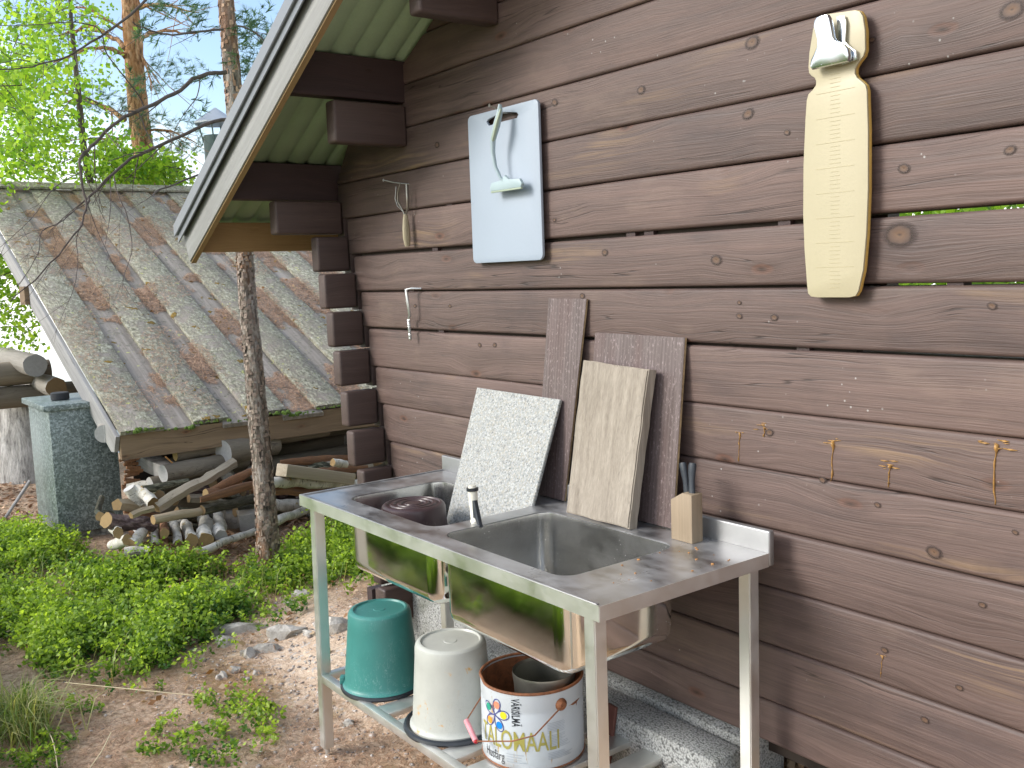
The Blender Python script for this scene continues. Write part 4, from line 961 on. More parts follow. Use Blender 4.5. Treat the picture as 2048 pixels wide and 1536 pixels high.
# ------------------------------------------------------------------ boards leaning on the wall
def slab(name, label, cat, quad, thick, mat, emat=None, bev=0.002, wav=0.0, rough=0.0, part=False):
    """quad: front face TL, TR, BR, BL; thickness goes away from the viewer"""
    q = [Vector(p) for p in quad]; nrm = (q[1]-q[0]).cross(q[3]-q[0]).normalized()
    if nrm.y < 0: nrm = -nrm
    b = MB(); N = 1 if not rough else 14
    outl = []
    def edge(a, b_, n_): return [a.lerp(b_, k/n_) for k in range(n_)]
    pts = []
    for i in range(4): pts += edge(q[i], q[(i+1) % 4], N)
    if rough: pts = [p+Vector((rough*mnoise.noise(p*14), 0, rough*mnoise.noise(p*14+Vector((7, 7, 7))))) for p in pts]
    g = bmesh.new(); f_ = [g.verts.new(p) for p in pts]; k_ = [g.verts.new(p+nrm*thick) for p in pts]; n = len(pts)
    fr = g.faces.new(f_); bk = g.faces.new(k_[::-1])
    for i in range(n): ff = g.faces.new((f_[i], k_[i], k_[(i+1) % n], f_[(i+1) % n])); ff.material_index = 1
    bmesh.ops.recalc_face_normals(g, faces=g.faces)
    if bev: bmesh.ops.bevel(g, geom=[e for e in g.edges if {x.material_index for x in e.link_faces} == {0, 1}], offset=bev, segments=2, affect='EDGES')
    mpv = {v: b.b.verts.new(v.co) for v in g.verts}
    for ff in g.faces: nf = b.b.faces.new([mpv[v] for v in ff.verts]); nf.material_index = ff.material_index; nf.smooth = True
    g.free(); ctr = (q[2]+q[3])/2
    o = b.build(name, [mat, emat or mat], origin=ctr, angle=40); return tag(o, label, cat)
slab('stone_slab', 'speckled light grey stone slab leaning in the left basin', 'stone slab', [(-3.032, 2.118, 1.238), (-2.535, 2.118, 1.232), (-2.545, 1.895, 0.640), (-3.005, 1.895, 0.640)], 0.012, M['granite'], M['granite'])
slab('plywood_strip', 'tall narrow dark plywood strip leaning on the wall between stone slab and old board', 'plywood', [(-2.643, 2.168, 1.577), (-2.442, 2.168, 1.575), (-2.506, 2.098, 0.884), (-2.665, 2.098, 0.884)], 0.009, M['plywood'], M['plyedge'], 0.001)
slab('plywood_sheet', 'wide dark reddish plywood sheet leaning behind the old wooden board', 'plywood', [(-2.402, 2.166, 1.4635), (-2.001, 2.166, 1.459), (-1.998, 2.096, 0.884), (-2.402, 2.096, 0.884)], 0.010, M['plywood'], M['plyedge'], 0.001)
slab('old_board', 'thick weathered pale wooden board leaning in front of the plywood panel', 'board', [(-2.394, 2.100, 1.377), (-2.091, 2.100, 1.365), (-2.091, 2.000, 0.884), (-2.394, 2.006, 0.884)], 0.040, M['board'], M['board'], 0.004, rough=0.006)
# knife block and knives
kb = [(-1.937, 0.8805), (-1.856, 0.8805), (-1.856, 1.022), (-1.866, 1.024), (-1.892, 1.024), (-1.937, 0.998)]
b = MB(); b.prism(kb, lambda u, v, d: (u, d, v), 2.026, 2.072, 0.0015)
tag(b.build('knife_block', M['beech'], origin=(-1.9, 2.05, 0.8805)), 'small pale wooden knife block at the right end of the sink', 'knife block')
def knife(label, base, top, sw_):
    t = thing('knife', label, 'knife', base); base, top = Vector(base), Vector(top); d = (top-base)
    b = MB(); ts = (0, 0.15, 0.4, 0.7, 0.9, 1.0); rr = (0.0085, 0.0085, 0.0075, 0.0095, 0.010, 0.0085)
    b.tube([base+d*k+Vector((sw_*math.sin(k*3.1), 0, 0)) for k in ts], rr, 14, squash=1.25); b.build('knife_handle', M['knifeblack'], t)
    b = MB(); b.box((base.x-0.008, base.y-0.0006, base.z-0.085), (base.x+0.008, base.y+0.0006, base.z)); b.build('blade', M['chrome'], t)
knife('black handled knife standing upright on the right of the knife block', (-1.874, 2.049, 1.020), (-1.882, 2.062, 1.108), -0.003)
knife('black handled knife leaning left at the back of the knife block', (-1.903, 2.060, 1.012), (-1.925, 2.066, 1.103), 0.002)
# hand spray on the divider
t = thing('hand_spray', 'off white tube with black collar and black trigger lever between the basins', 'hand spray', (-2.50, 1.72, 0.88))
b = MB(); b.tube([(-2.500, 1.722, 0.8815), (-2.497, 1.722, 0.886), (-2.503, 1.722, 0.895), (-2.508, 1.722, 0.94), (-2.512, 1.722, 0.985)], [0.019, 0.019, 0.0145, 0.0145, 0.0155], 20); b.build('tube', M['white_tube'], t)
b = MB(); b.tube([(-2.512, 1.722, 0.982), (-2.5125, 1.722, 0.992)], 0.0195, 20); b.build('collar', M['blackplastic'], t)
b = MB(); b.tube([(-2.5125, 1.722, 0.992), (-2.513, 1.722, 1.0)], [0.0135, 0.012], 20); b.build('cap', M['white_tube'], t)
b = MB(); b.prism([(0.0, 0.06), (0.012, 0.062), (0.024, 0.03), (0.036, -0.008), (0.043, -0.020), (0.036, -0.024), (0.024, -0.012), (0.012, 0.006), (0.002, 0.004)], lambda u, v, d: (-2.497+u*0.9, d, 0.894+v), 1.708, 1.722, 0.002); b.build('trigger', M['knifeblack'], t)
# orange peel scraps and crumbs on the drainer
b = MB(); random.seed(5)
for k in range(18):
    x = random.uniform(-1.86, -1.68); y = random.uniform(1.62, 2.03); s_ = random.uniform(0.0015, 0.005)
    b.lathe([(s_, 0), (s_*0.8, s_*0.5)], (x, y, ZT+0.0005), 6)
tag(b.build('crumbs', plain('orange_crumbs', (0.40, 0.20, 0.07), 0.8, mottle=0.6, scale=200)), 'orange brown crumbs on the sink drainer', 'crumbs', kind='stuff')

# ------------------------------------------------------------------ shed with plank roof
SX, SY0, SY1 = -6.5, 1.707, 4.6; EZ = 0.741; PITCH = R(23.8); SLEN = 4.92
shed = thing('woodshed', 'low woodshed with lichen covered board roof, firewood piled under the eave', 'shed', (-8.0, 3.0, 0))
sd_ = Vector((-math.cos(PITCH), 0, math.sin(PITCH))); sn = Vector((math.sin(PITCH), 0, math.cos(PITCH)))
def shp(s, y, h): return Vector((SX, y, EZ))+sd_*s+sn*h     # s up the slope, h above the roof plane
ycuts = [(1.707, 1.990, 1), (1.965, 2.215, 0), (2.190, 2.440, 1), (2.415, 2.650, 0), (2.600, 2.880, 1), (2.855, 3.13, 0), (3.10, 3.36, 1), (3.33, 3.60, 0), (3.57, 3.83, 1), (3.80, 4.06, 0), (4.03, 4.30, 1), (4.27, 4.52, 0), (4.49, 4.75, 1)]
roof_needle = []
for k, (ya, yb, up) in enumerate(ycuts):
    h0 = 0.0 if up else -0.032; th = 0.030; b = MB(); N = 30
    if not up: ya -= 0.02; yb += 0.02
    s0 = random.uniform(-0.03, 0.03); rings = []
    for i in range(N+1):
        s_ = s0+(SLEN+0.0-s0)*i/N
        wa = 0.008*mnoise.noise(Vector((s_*1.5, ya*7, 0))); wb = 0.008*mnoise.noise(Vector((s_*1.5, yb*7, 4))); wh = 0.004*mnoise.noise(Vector((s_*1.2, ya, 8)))
        rings.append(b.ring([shp(s_, ya+wa, h0-th+wh), shp(s_, ya+wa, h0-0.004+wh), shp(s_, ya+wa+0.005, h0+wh), shp(s_, (ya+yb)/2, h0+wh+0.002), shp(s_, yb+wb-0.005, h0+wh), shp(s_, yb+wb, h0-0.004+wh), shp(s_, yb+wb, h0-th+wh)]))
    for i in range(N): b.bridge(rings[i], rings[i+1])
    b.cap(rings[0]); b.cap(rings[-1], flip=True)
    # local frame along the slope keeps the wood grain straight
    o = b.build('roof_board', M['roof_lichen'] if up else M['roof_bare'], shed, angle=40)
    if not up: roof_needle.append((ya+0.03, yb-0.03))
# moss fringe along the eave ends
b = MB(); random.seed(11)
for k in range(260):
    y = random.uniform(1.71, 4.2); up = any(a <= y <= c and u for a, c, u in ycuts); p = shp(random.uniform(-0.025, 0.0), y, -0.004 if up else -0.03)
    r_ = random.uniform(0.004, 0.012)*(1.6 if mnoise.noise(Vector((y*4, 0, 0))) > 0.1 else 0.7)
    b.lathe([(r_, -r_*0.6), (r_*0.9, r_*0.3), (r_*0.3, r_*0.7)], p, 6)
b.build('moss_fringe', M['moss'], shed)['kind'] = 'stuff'
# ridge board
b = MB(); b.box((0, 1.45, 0), (0.16, 4.9, 0.025), 0.003, T=Matrix.Translation(shp(SLEN-0.13, 0, 0.012)-Vector((0, 0, 0))) @ Matrix.Rotation(R(180)+PITCH, 4, 'Y') @ Matrix.Diagonal((1, 1, -1, 1))); b.build('ridge_board', M['roof_lichen'], shed)
# rake board, eave board
def rk(u, v, d): return Vector((SX, d, EZ))+sd_*u+sn*v
b = MB(); b.prism([(-0.02, -0.03), (SLEN, -0.03), (SLEN, -0.175), (0.06, -0.19), (-0.005, -0.155)], rk, 1.676, 1.704, 0.002); b.build('rake_board', M['rakewood'], shed)
b = MB(); b.prism([(-6.565, 0.705), (-6.515, 0.712), (-6.51, 0.545), (-6.56, 0.545)], lambda u, v, d: (u, d, v), 1.707, 4.7, 0.004); b.build('eave_board', M['greywoodY'], shed)
# log walls: long logs along Y with rounded ends, crossing logs along X
def rlog(name, p0, p1, r, mat, parent, em=None, n=18, jit=0.12, seg=10):
    p0, p1 = Vector(p0), Vector(p1); b = MB(); pts = [p0.lerp(p1, k/seg) for k in range(seg+1)]
    b.tube(pts, [r*(1+0.05*mnoise.noise(Vector((k*0.7, r*90, p0.z*9)))) for k in range(seg+1)], n, jit=jit, mi=0, cmi=1)
    return b.build(name, [mat, em or mat], parent, origin=p0, angle=55)
for k, (x, z, r, y0) in enumerate(((-6.93, 0.56, 0.13, 2.40), (-6.95, 0.32, 0.12, 2.1), (-6.93, 0.09, 0.12, 1.95))):
    rlog('wall_log', (x, y0, z), (x, 4.7, z), r, M['logY'], shed, M['end_grey'])
for (px, py, X_, r_, ln_, mt, em) in ((447, 906, -6.50, 0.088, 0.42, 'logY', 'end_grey'), (326, 948, -6.46, 0.062, 0.62, 'logY', 'end_grey'), (350, 910, -6.60, 0.042, 1.2, 'logY', 'end_tan'), (300, 975, -6.62, 0.07, 1.6, 'logY', 'end_grey')):
    p_ = on_x(px, py, X_); rlog('wall_log', p_, (p_.x-0.12, p_.y+ln_, p_.z), r_, M[mt], shed, M[em], 20, 0.06)
rlog('cross_log', (-6.55, 3.6, 0.34), (-8.4, 3.6, 0.34), 0.12, M['logX'], shed, M['end_brown'])
b = MB(); b.box((-7.6, 2.0, 0.345), (-6.50, 2.13, 0.445), 0.008); b.build('beam_end', M['greywood'], shed)
rlog('cross_log', (-6.60, 2.40, 0.30), (-7.6, 2.95, 0.30), 0.085, M['logX'], shed, M['end_grey'])
rlog('cross_log', (-6.62, 2.32, 0.49), (-7.6, 2.9, 0.52), 0.055, M['logY'], shed, M['end_tan'])
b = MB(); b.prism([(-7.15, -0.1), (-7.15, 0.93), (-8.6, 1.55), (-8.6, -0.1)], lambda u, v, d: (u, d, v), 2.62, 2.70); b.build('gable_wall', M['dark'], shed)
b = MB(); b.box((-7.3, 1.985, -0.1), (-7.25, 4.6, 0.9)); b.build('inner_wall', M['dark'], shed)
b = MB(); b.tube([(-6.50, 1.985, 0.53), (-6.50, 2.02, 0.49), (-6.49, 2.065, 0.43)], [0.018, 0.016, 0.004], 5, squash=0.3); tag(b.build('wood_splinter', plain('fresh_orange_wood', (0.55, 0.27, 0.09), 0.7, mottle=0.2), origin=(-6.5, 2.0, 0.45)), 'fresh orange wood splinter poking out under the shed eave', 'wood splinter')
# oval cut branch end beside the rake board
rlog('branch_stub', (-6.74, 1.668, 0.70), (-7.5, 1.95, 0.74), 0.06, M['logX'], shed, M['end_grey'], 16, 0.05)
# small dark block under the rake, upper left
b = MB(); b.box((-8.95, 1.64, 1.55), (-8.75, 1.675, 1.70)); b.build('purlin_end', M['greywoodY'], shed)

# needle drifts lying on the lower roof boards
def needle_cloud(n, pf, lay, ln=(0.035, 0.07), w_=0.0016):
    V = []; 
    C = np.array([pf() for _ in range(n)]); a = np.random.rand(n)*2*np.pi; L_ = np.random.uniform(*ln, n); tl = (np.random.rand(n)-0.5)*0.5
    e1_, e2_, nn_ = [np.array(v) for v in lay]
    d = (np.cos(a)[:, None]*e1_+np.sin(a)[:, None]*e2_)*np.cos(tl)[:, None]+nn_*np.sin(tl)[:, None]
    sdv = np.cross(d, nn_); sdv /= np.linalg.norm(sdv, axis=1)[:, None]
    A = C-d*L_[:, None]/2; B = C+d*L_[:, None]/2; mid = (A+B)/2+nn_*0.004+sdv*((np.random.rand(n)-0.5)*0.012)[:, None]
    V = np.stack([A, mid+sdv*w_, B, mid-sdv*w_], 1).reshape(-1, 3)
    return V, np.arange(4*n).reshape(n, 4), np.repeat(np.random.rand(n), 4)
random.seed(21)
drift_spec = []
heaps = []
for (ya, yb) in roof_needle:
    s_ = random.uniform(0.1, 0.6)
    while s_ < SLEN-0.2:
        L_ = random.uniform(0.25, 0.9); heaps.append((s_, s_+L_, ya, yb)); s_ += L_+random.uniform(0.15, 0.7)
        
def heap_pt():
    while True:
        ya, yb = random.choice(roof_needle); s_ = random.uniform(0.02, SLEN-0.15); y = random.uniform(ya-0.01, yb+0.01)
        f_ = mnoise.noise(Vector((s_*1.7, ya*5.3, 2)))+0.45*mnoise.noise(Vector((s_*5, y*11, 6)))-0.25*(yb-y)/(yb-ya)
        if f_ > -0.06: return shp(s_, y, -0.030+random.random()**1.5*min(0.055, 0.012+0.12*max(0, f_)))
V, Fc, at_ = needle_cloud(46000, heap_pt, (sd_, Vector((0, 1, 0)), sn))
raw_mesh('needle_drift', V, Fc, M['litter'], at_, shed)
def thin_pt():
    while True:
        s_ = random.uniform(0.2, SLEN-0.1); y = random.uniform(1.72, 4.4)
        if mnoise.noise(Vector((s_*1.3, y*2, 12)))+0.5*(s_/SLEN)-0.25*(y-1.7) > 0.1: return shp(s_, y, 0.004)
V, Fc, at_ = needle_cloud(6500, thin_pt, (sd_, Vector((0, 1, 0)), sn)); raw_mesh('scattered_needles', V, Fc, M['litter'], at_, shed)
c_ = [heap_pt() for _ in range(260)]; V, Fc, at_ = leaves(c_, 0.03, 0.3, 0.7); raw_mesh('fallen_leaves', V, Fc, M['dryleaf'], at_, shed)

# ------------------------------------------------------------------ zinc cabinet
cab = thing('metal_cabinet', 'grey green galvanised metal cabinet with flat lid standing beside the shed', 'cabinet', (-7.4, 1.6, -0.1))
b = MB(); b.box((-7.78, 1.415, -0.02), (-7.115, 1.845, 0.845), 0.004); b.build('cabinet_body', M['galv'], cab)
b = MB(); b.box((-7.82, 1.38, 0.846), (-7.09, 1.89, 0.885), 0.004); b.build('lid', M['galv'], cab)
b = MB(); b.box((-7.1145, 1.44, 0.0), (-7.1125, 1.82, 0.83), 0.001); b.build('side_panel', M['galv'], cab)
b = MB(); b.box((-7.76, 1.43, -0.14), (-7.14, 1.83, -0.021), 0.01); b.build('concrete_plinth', M['concrete'], cab)
b = MB(); b.lathe([(0.055, 0), (0.062, 0.005), (0.062, 0.048), (0.055, 0.053), (0.01, 0.053)], (-7.42, 1.56, 0.886), 28, close_bot=True)
tag(b.build('rubber_puck', M['rubber'], origin=(-7.42, 1.56, 0.886)), 'round black rubber puck lying on the metal cabinet lid', 'puck')

# ------------------------------------------------------------------ firewood pile (each piece its own thing)
def piece(label, x0, y0, x1, y1, rpx, style, X=-6.25, dX=0.0, dpt=0.0, cat='firewood', end='end_tan', taper=0.9, squash=1.0, n=14, endon=False):
    """piece between two photo points lying in the vertical plane x = X (dX: second end further back)"""
    p0 = on_x(x0, y0, X); p1 = on_x(x1, y1, X-dX) if not endon else None
    dist = (p0-CAM).length; r = rpx/F*dist
    if endon:
        q = on_x(x1, y1, X-dX); p1 = p0+(q-p0)
    d = p1-p0; ln = d.length; rot = d.to_track_quat('Z', 'Y').to_matrix().to_4x4()
    b = MB(); seg = max(4, int(ln/0.06)); sd = random.random()*50
    pts = [Vector((0.02*r/0.03*mnoise.noise(Vector((sd, k*0.35, 0)))*min(1, ln/0.3), 0.02*r/0.03*mnoise.noise(Vector((sd, k*0.35, 9)))*min(1, ln/0.3), ln*k/seg)) for k in range(seg+1)]
    rad = [r*(1+(taper-1)*k/seg)*(1+0.09*mnoise.noise(Vector((sd, k*0.8, 3)))) for k in range(seg+1)]
    nn_ = n if 'birch' in style or 'moss' in style or 'purple' in style else random.choice([5, 7, 14]); b.tube(pts, rad, nn_, squash=random.uniform(0.78, 1.0), jit=0.28, mi=0, cmi=1)
    me_o = b.build('firewood', [M[style], M[end]], T=True, angle=50)
    me_o.matrix_world = Matrix.Translation(p0) @ rot
    return tag(me_o, label, cat, 'firewood in the pile under the shed eave')
random.seed(4)
P = [
 ('long debarked grey pole slanting up to the right across the woodpile', 314, 1015, 470, 925, 12, 'polegrey', -6.15, 0.25, 'end_tan'),
 ('mossy birch stick lying almost level above the short birch logs', 283, 980, 378, 964, 8, 'bark_moss', -6.25, 0.1, 'end_tan'),
 ('pale smooth pole lying level in the middle of the woodpile', 306, 1040, 404, 1020, 9, 'pole', -6.05, 0.1, 'end_tan'),
 ('dark barked pole running on to the right from the pale smooth pole', 404, 1021, 540, 990, 10, 'bark_moss', -6.12, 0.2, 'end_brown'),
 ('thick shaggy purple brown log at the left of the woodpile', 213, 1040, 303, 1052, 15, 'bark_purple', -6.1, 0.1, 'end_tan'),
 ('short pale stick with a dark knot ring resting on the shaggy log', 262, 1032, 306, 1015, 7, 'pole', -5.98, 0.05, 'end_tan'),
 ('split log half with brown top above the shaggy log', 234, 1010, 284, 1018, 12, 'pole', -6.2, 0.15, 'end_tan'),
 ('grey white birch log leaning at the upper left of the woodpile', 257, 976, 282, 1008, 11, 'bark_birch', -6.3, 0.0, 'end_grey'),
 ('white birch log with dark sawn end facing down right', 306, 1006, 272, 978, 12, 'bark_birch', -6.15, 0.15, 'end_brown'),
 ('short dark log seen end on under the long grey pole', 322, 991, 305, 984, 10, 'bark_moss', -6.25, 0.3, 'end_brown'),
 ('round tan log end below the right end of the grey pole', 409, 989, 480, 965, 10, 'bark_strip', -6.1, 0.2, 'end_tan'),
 ('thin log end at the far left edge beside the cabinet', 198, 1033, 222, 1028, 9, 'bark_moss', -6.2, 0.2, 'end_tan'),
 ('mossy forked stick standing up against the cabinet', 194, 1024, 204, 994, 7, 'bark_moss', -6.25, 0.1, 'end_grey'),
 ('round log end at the left of the bottom row', 233, 1069, 230, 1050, 11, 'bark_birch', -6.0, 0.45, 'end_tan'),
 ('white split birch piece low on the left of the bottom row', 255, 1082, 222, 1090, 11, 'bark_birch', -5.95, 0.2, 'end_tan'),
 ('white birch log slanting down left in the bottom row', 260, 1092, 288, 1062, 12, 'bark_birch', -5.95, 0.2, 'end_tan'),
 ('slim birch log pointing down below the shaggy log end', 309, 1092, 312, 1064, 9, 'bark_birch', -5.98, 0.25, 'end_brown'),
 ('round tan log end tucked beneath the pale smooth pole', 329, 1066, 326, 1048, 10, 'bark_strip', -6.0, 0.4, 'end_tan'),
 ('small orange log end at the foot of the bottom row', 331, 1091, 328, 1072, 8, 'bark_strip', -6.0, 0.3, 'end_tan'),
 ('grey birch log pointing down in the middle of the bottom row', 356, 1089, 348, 1045, 10, 'bark_birch', -5.98, 0.25, 'end_brown'),
 ('log with wide golden brown sawn end left of the biggest birch log', 381, 1082, 375, 1050, 14, 'bark_birch', -5.95, 0.35, 'end_tan'),
 ('biggest birch log of the bottom row with yellow lichen and golden end', 412, 1077, 408, 1040, 16, 'bark_birch', -5.93, 0.4, 'end_tan'),
 ('dark grey barked log right of the biggest birch log', 442, 1072, 436, 1036, 13, 'bark_birch', -6.0, 0.4, 'end_grey'),
 ('birch log lying crosswise under the bottom row on the left', 298, 1106, 248, 1104, 10, 'bark_birch', -5.88, 0.05, 'end_brown'),
 ('dark mossy log in the leaves below the crosswise birch', 256, 1116, 292, 1112, 9, 'bark_moss', -5.85, 0.0, 'end_brown'),
 ('smallest log end half buried at the bottom of the woodpile', 284, 1124, 280, 1112, 7, 'bark_moss', -5.85, 0.2, 'end_brown'),
 ('thin peeling pole on the ground running to the slim pine trunk', 394, 1106, 518, 1058, 8, 'bark_birch', -5.85, 0.3, 'end_tan'),
 ('white birch pole on the ground right of the slim pine trunk', 540, 1046, 640, 1012, 9, 'bark_birch', -5.95, 0.4, 'end_tan'),
 ('pole with peeling white and red bark right of the pine trunk', 540, 966, 725, 968, 11, 'bark_birch', -6.0, 0.3, 'end_tan'),
 ('long reddish pole resting under the peeling birch pole', 545, 984, 740, 990, 8, 'bark_strip', -6.0, 0.3, 'end_brown'),
 ('dark log in the shadow low behind the pine trunk', 470, 1024, 660, 1008, 12, 'bark_moss', -6.35, 0.2, 'end_brown'),
 ('big grey sawn log half hidden behind the pine trunk', 505, 1046, 455, 1030, 30, 'logX', -6.2, 0.6, 'end_grey'),
 ('white birch chunk on top of the bark strips by the cabin corner', 665, 926, 692, 928, 8, 'bark_birch', -6.15, 0.05, 'end_tan'),
 ('dark stick deep in the woodpile above the bottom row', 350, 1030, 440, 1040, 12, 'bark_moss', -6.35, 0.1, 'end_brown'),
 ('knotty dark log buried in the middle of the woodpile', 300, 1056, 420, 1062, 12, 'bark_moss', -6.45, 0.1, 'end_brown'),
]
for (lb, x0, y0, x1, y1, r_, st, X_, dX_, en) in P: piece(lb, x0, y0, x1, y1, r_, st, X_, dX_, end=en)
random.seed(44)
ORD = 'first second third fourth fifth sixth seventh eighth ninth tenth eleventh twelfth thirteenth fourteenth fifteenth sixteenth seventeenth eighteenth nineteenth twentieth'.split()
desc = {'bark_birch': 'white birch log', 'bark_moss': 'dark mossy log', 'pole': 'pale debarked stick', 'bark_strip': 'reddish split stick', 'bark_purple': 'shaggy brown log', 'polegrey': 'grey debarked stick'}
bk = []
for k in range(84):
    x0 = random.uniform(215, 700) if k < 58 else random.uniform(530, 700); y0 = random.uniform(1005-0.12*x0 if x0 > 300 else 1010, 1098-0.10*max(0, x0-430)); X_ = -6.38-random.uniform(0, 0.35)
    if random.random() < 0.5: x1, y1, dx_ = x0+random.uniform(-25, 10), y0-random.uniform(10, 30), 0.4
    else: x1, y1, dx_ = x0+random.uniform(60, 120)*random.choice((-1, 1)), y0+random.uniform(-14, 8), 0.1
    if min(x0, x1) < 238: continue
    bk.append((x0, y0, x1, y1, random.uniform(8, 13), random.choice(sorted(desc)), X_, dx_, random.choice(['end_tan', 'end_brown', 'end_grey'])))
cnt_ = {}
for (x0, y0, x1, y1, r_, st, X_, dx_, en) in sorted(bk):
    q = cnt_.get(st, 0); cnt_[st] = q+1
    piece('%s in shadowed back of woodpile, %s of its kind from left' % (desc[st], ORD[min(q, 19)]), x0, y0, x1, y1, r_, st, X_, dx_, end=en)
# weathered square beam on the pile
p0 = on_x(563, 940, -6.0); p1 = on_x(700, 958, -6.25); d = p1-p0
b = MB(); b.box((-0.042, -0.05, 0), (0.042, 0.05, d.length), 0.006); o = b.build('timber_offcut', M['polegrey'], T=True); o.matrix_world = Matrix.Translation(p0) @ d.to_track_quat('Z', 'X').to_matrix().to_4x4()
tag(o, 'grey weathered square timber lying on the woodpile right of the pine trunk', 'timber')
# bark slabs
for k, (lb, x0, y0, x1, y1, X_) in enumerate((('curled red bark slab left of the pine trunk', 415, 985, 520, 935, -6.12), ('orange edged bark slab sweeping under the long grey pole', 400, 1000, 530, 962, -6.0), ('dark bark slab along the top of the pile near the cabin corner', 560, 925, 720, 915, -6.35), ('red brown bark slab under the weathered square timber', 590, 950, 735, 935, -6.15), ('long bark slab low on the right of the pine trunk', 540, 978, 720, 975, -6.1))):
    a, c = on_x(x0, y0, X_), on_x(x1, y1, X_-0.2); d = c-a; b = MB(); N = 14; rows = []
    for i in range(N+1):
        t_ = i/N; w_ = 0.030*(0.6+0.5*math.sin(math.pi*t_))*(1+0.3*mnoise.noise(Vector((i*0.9, k, 0))))
        rows.append(b.ring([(w_*math.cos(an), w_*0.45*math.sin(an)+0.012*mnoise.noise(Vector((i*0.5, k, 5))), d.length*t_) for an in [math.pi*q/6 for q in range(7)]]+[(w_*0.9*math.cos(an), w_*0.38*math.sin(an)-0.004, d.length*t_) for an in [math.pi*q/6 for q in range(6, -1, -1)]]))
    for i in range(N): b.bridge(rows[i], rows[i+1])
    b.cap(rows[0]); b.cap(rows[-1], flip=True)
    o = b.build('bark_slab', M['bark_strip'], T=True); o.matrix_world = Matrix.Translation(a) @ d.to_track_quat('Z', 'X').to_matrix().to_4x4()
    tag(o, lb, 'bark', 'bark slabs on the woodpile')
# split kindling column between cabinet and shed
b = MB(); random.seed(9)
for k in range(34):
    z = 0.03+k*0.0165; y = 1.80+random.uniform(-0.01, 0.05); x = -6.95+random.uniform(-0.02, 0.02)
    a = random.uniform(-0.5, 0.5); b.tube([(x+0.04, y, z), (x+0.03, y+0.10*math.cos(a), z+0.10*math.sin(a)*0.6)], 0.012, 5)
tag(b.build('split_kindling', M['bark_strip']), 'column of split reddish kindling between cabinet and shed', 'kindling', kind='stuff')

# ------------------------------------------------------------------ left background
b = MB()
st = thing('tree_stump', 'big pale splintered tree stump block behind the metal cabinet', 'stump', (-9.9, 1.85, -0.15))
N = 26; rows = []
for i in range(9):
    z = -0.18+0.98*i/8; r0 = 0.40-0.12*i/8; rows.append(b.ring([(-9.95+r0*(1+0.13*mnoise.noise(Vector((k*0.8, i*0.5, 1))))*math.cos(2*math.pi*k/N), 1.80+r0*0.9*(1+0.13*mnoise.noise(Vector((k*0.8, i*0.5, 3))))*math.sin(2*math.pi*k/N), z+(0.03*mnoise.noise(Vector((k*1.1, 9, 0))) if i == 8 else 0)) for k in range(N)]))
for i in range(8): b.bridge(rows[i], rows[i+1])
b.cap(rows[-1], flip=True); b.build('stump_wood', M['stump'], st, angle=60)
lw = thing('log_railing', 'notched round log wall corner by the lake left of the shed', 'log wall', (-9.4, 1.9, 0))
rlog('rail_log', (-9.6, 0.2, 0.93), (-9.6, 1.95, 0.93), 0.105, M['logY'], lw, M['end_grey'])
rlog('rail_log', (-9.0, 1.72, 1.03), (-10.6, 1.74, 1.03), 0.095, M['logX'], lw, M['end_grey'])
rlog('rail_log', (-8.95, 1.86, 0.83), (-10.6, 1.88, 0.83), 0.085, M['logX'], lw, M['end_brown'])
rlog('rail_log', (-9.6, 0.2, 0.72), (-9.6, 2.2, 0.72), 0.10, M['logY'], lw, M['end_grey'])
b = MB(); b.box((-9.7, 0.4, -0.1), (-9.5, 0.6, 0.64), 0.01); b.box((-9.75, 2.0, -0.1), (-9.55, 2.2, 0.64), 0.01); b.build('post', M['greywood'], lw)
pl = on_x(8, 1022, -8.2); p2 = on_x(60, 962, -8.35); b = MB(); b.tube([(pl.x, pl.y, ground_z(pl.x, pl.y)+0.01), p2], [0.012, 0.014], 8); tag(b.build('stick', M['greywood'], origin=pl), 'bare grey stick leaning on the ground left of the cabinet', 'stick')
dk = thing('lake_dock', 'pale plank jetty out on the lake at the left edge', 'jetty', (-16, 1.2, -0.5))
for k in range(7):
    b = MB(); b.box((-17.0+0.0, -1.0+k*0.55, 0.10), (-15.4, -0.49+k*0.55, 0.14), 0.004); b.build('plank', M['greywood'], dk)
b = MB(); b.box((-15.36, -1.0, 0.60), (-15.28, 2.9, 0.66)); b.box((-15.36, -1.0, 0.70), (-15.28, 2.9, 0.74)); 
for y in (-0.6, 0.8, 2.3): b.box((-15.36, y, -0.9), (-15.26, y+0.09, 0.70))
b.build('railing', M['greywood'], dk)

# ------------------------------------------------------------------ chimney
ch = thing('chimney', 'grey metal flue pipe with pointed rain cowl rising behind the shed roof', 'chimney', (-12.0, 4.62, 2.3))
cc = on_x(436, 300, -12.0)
def pz(py): return on_x(436, py, -12.0).z
b = MB(); b.lathe([(0.165, -1.6), (0.165, pz(272)-cc.z), (0.155, pz(272)-cc.z)], cc, 28, close_bot=True); b.build('flue_pipe', M['chimney'], ch)
b = MB(); b.lathe([(0.275, pz(249)-cc.z), (0.275, pz(246)-cc.z), (0.012, pz(216)-cc.z)], cc, 8, close_bot=True, T=None); b.build('cowl', M['chimcap'], ch)
b = MB()
for k in range(4):
    a = R(45+90*k+10); b.tube([(cc.x+0.168*math.cos(a), cc.y+0.168*math.sin(a), pz(285)), (cc.x+0.22*math.cos(a), cc.y+0.22*math.sin(a), pz(247))], 0.010, 6)
b.build('cowl_strap', M['chimney'], ch)

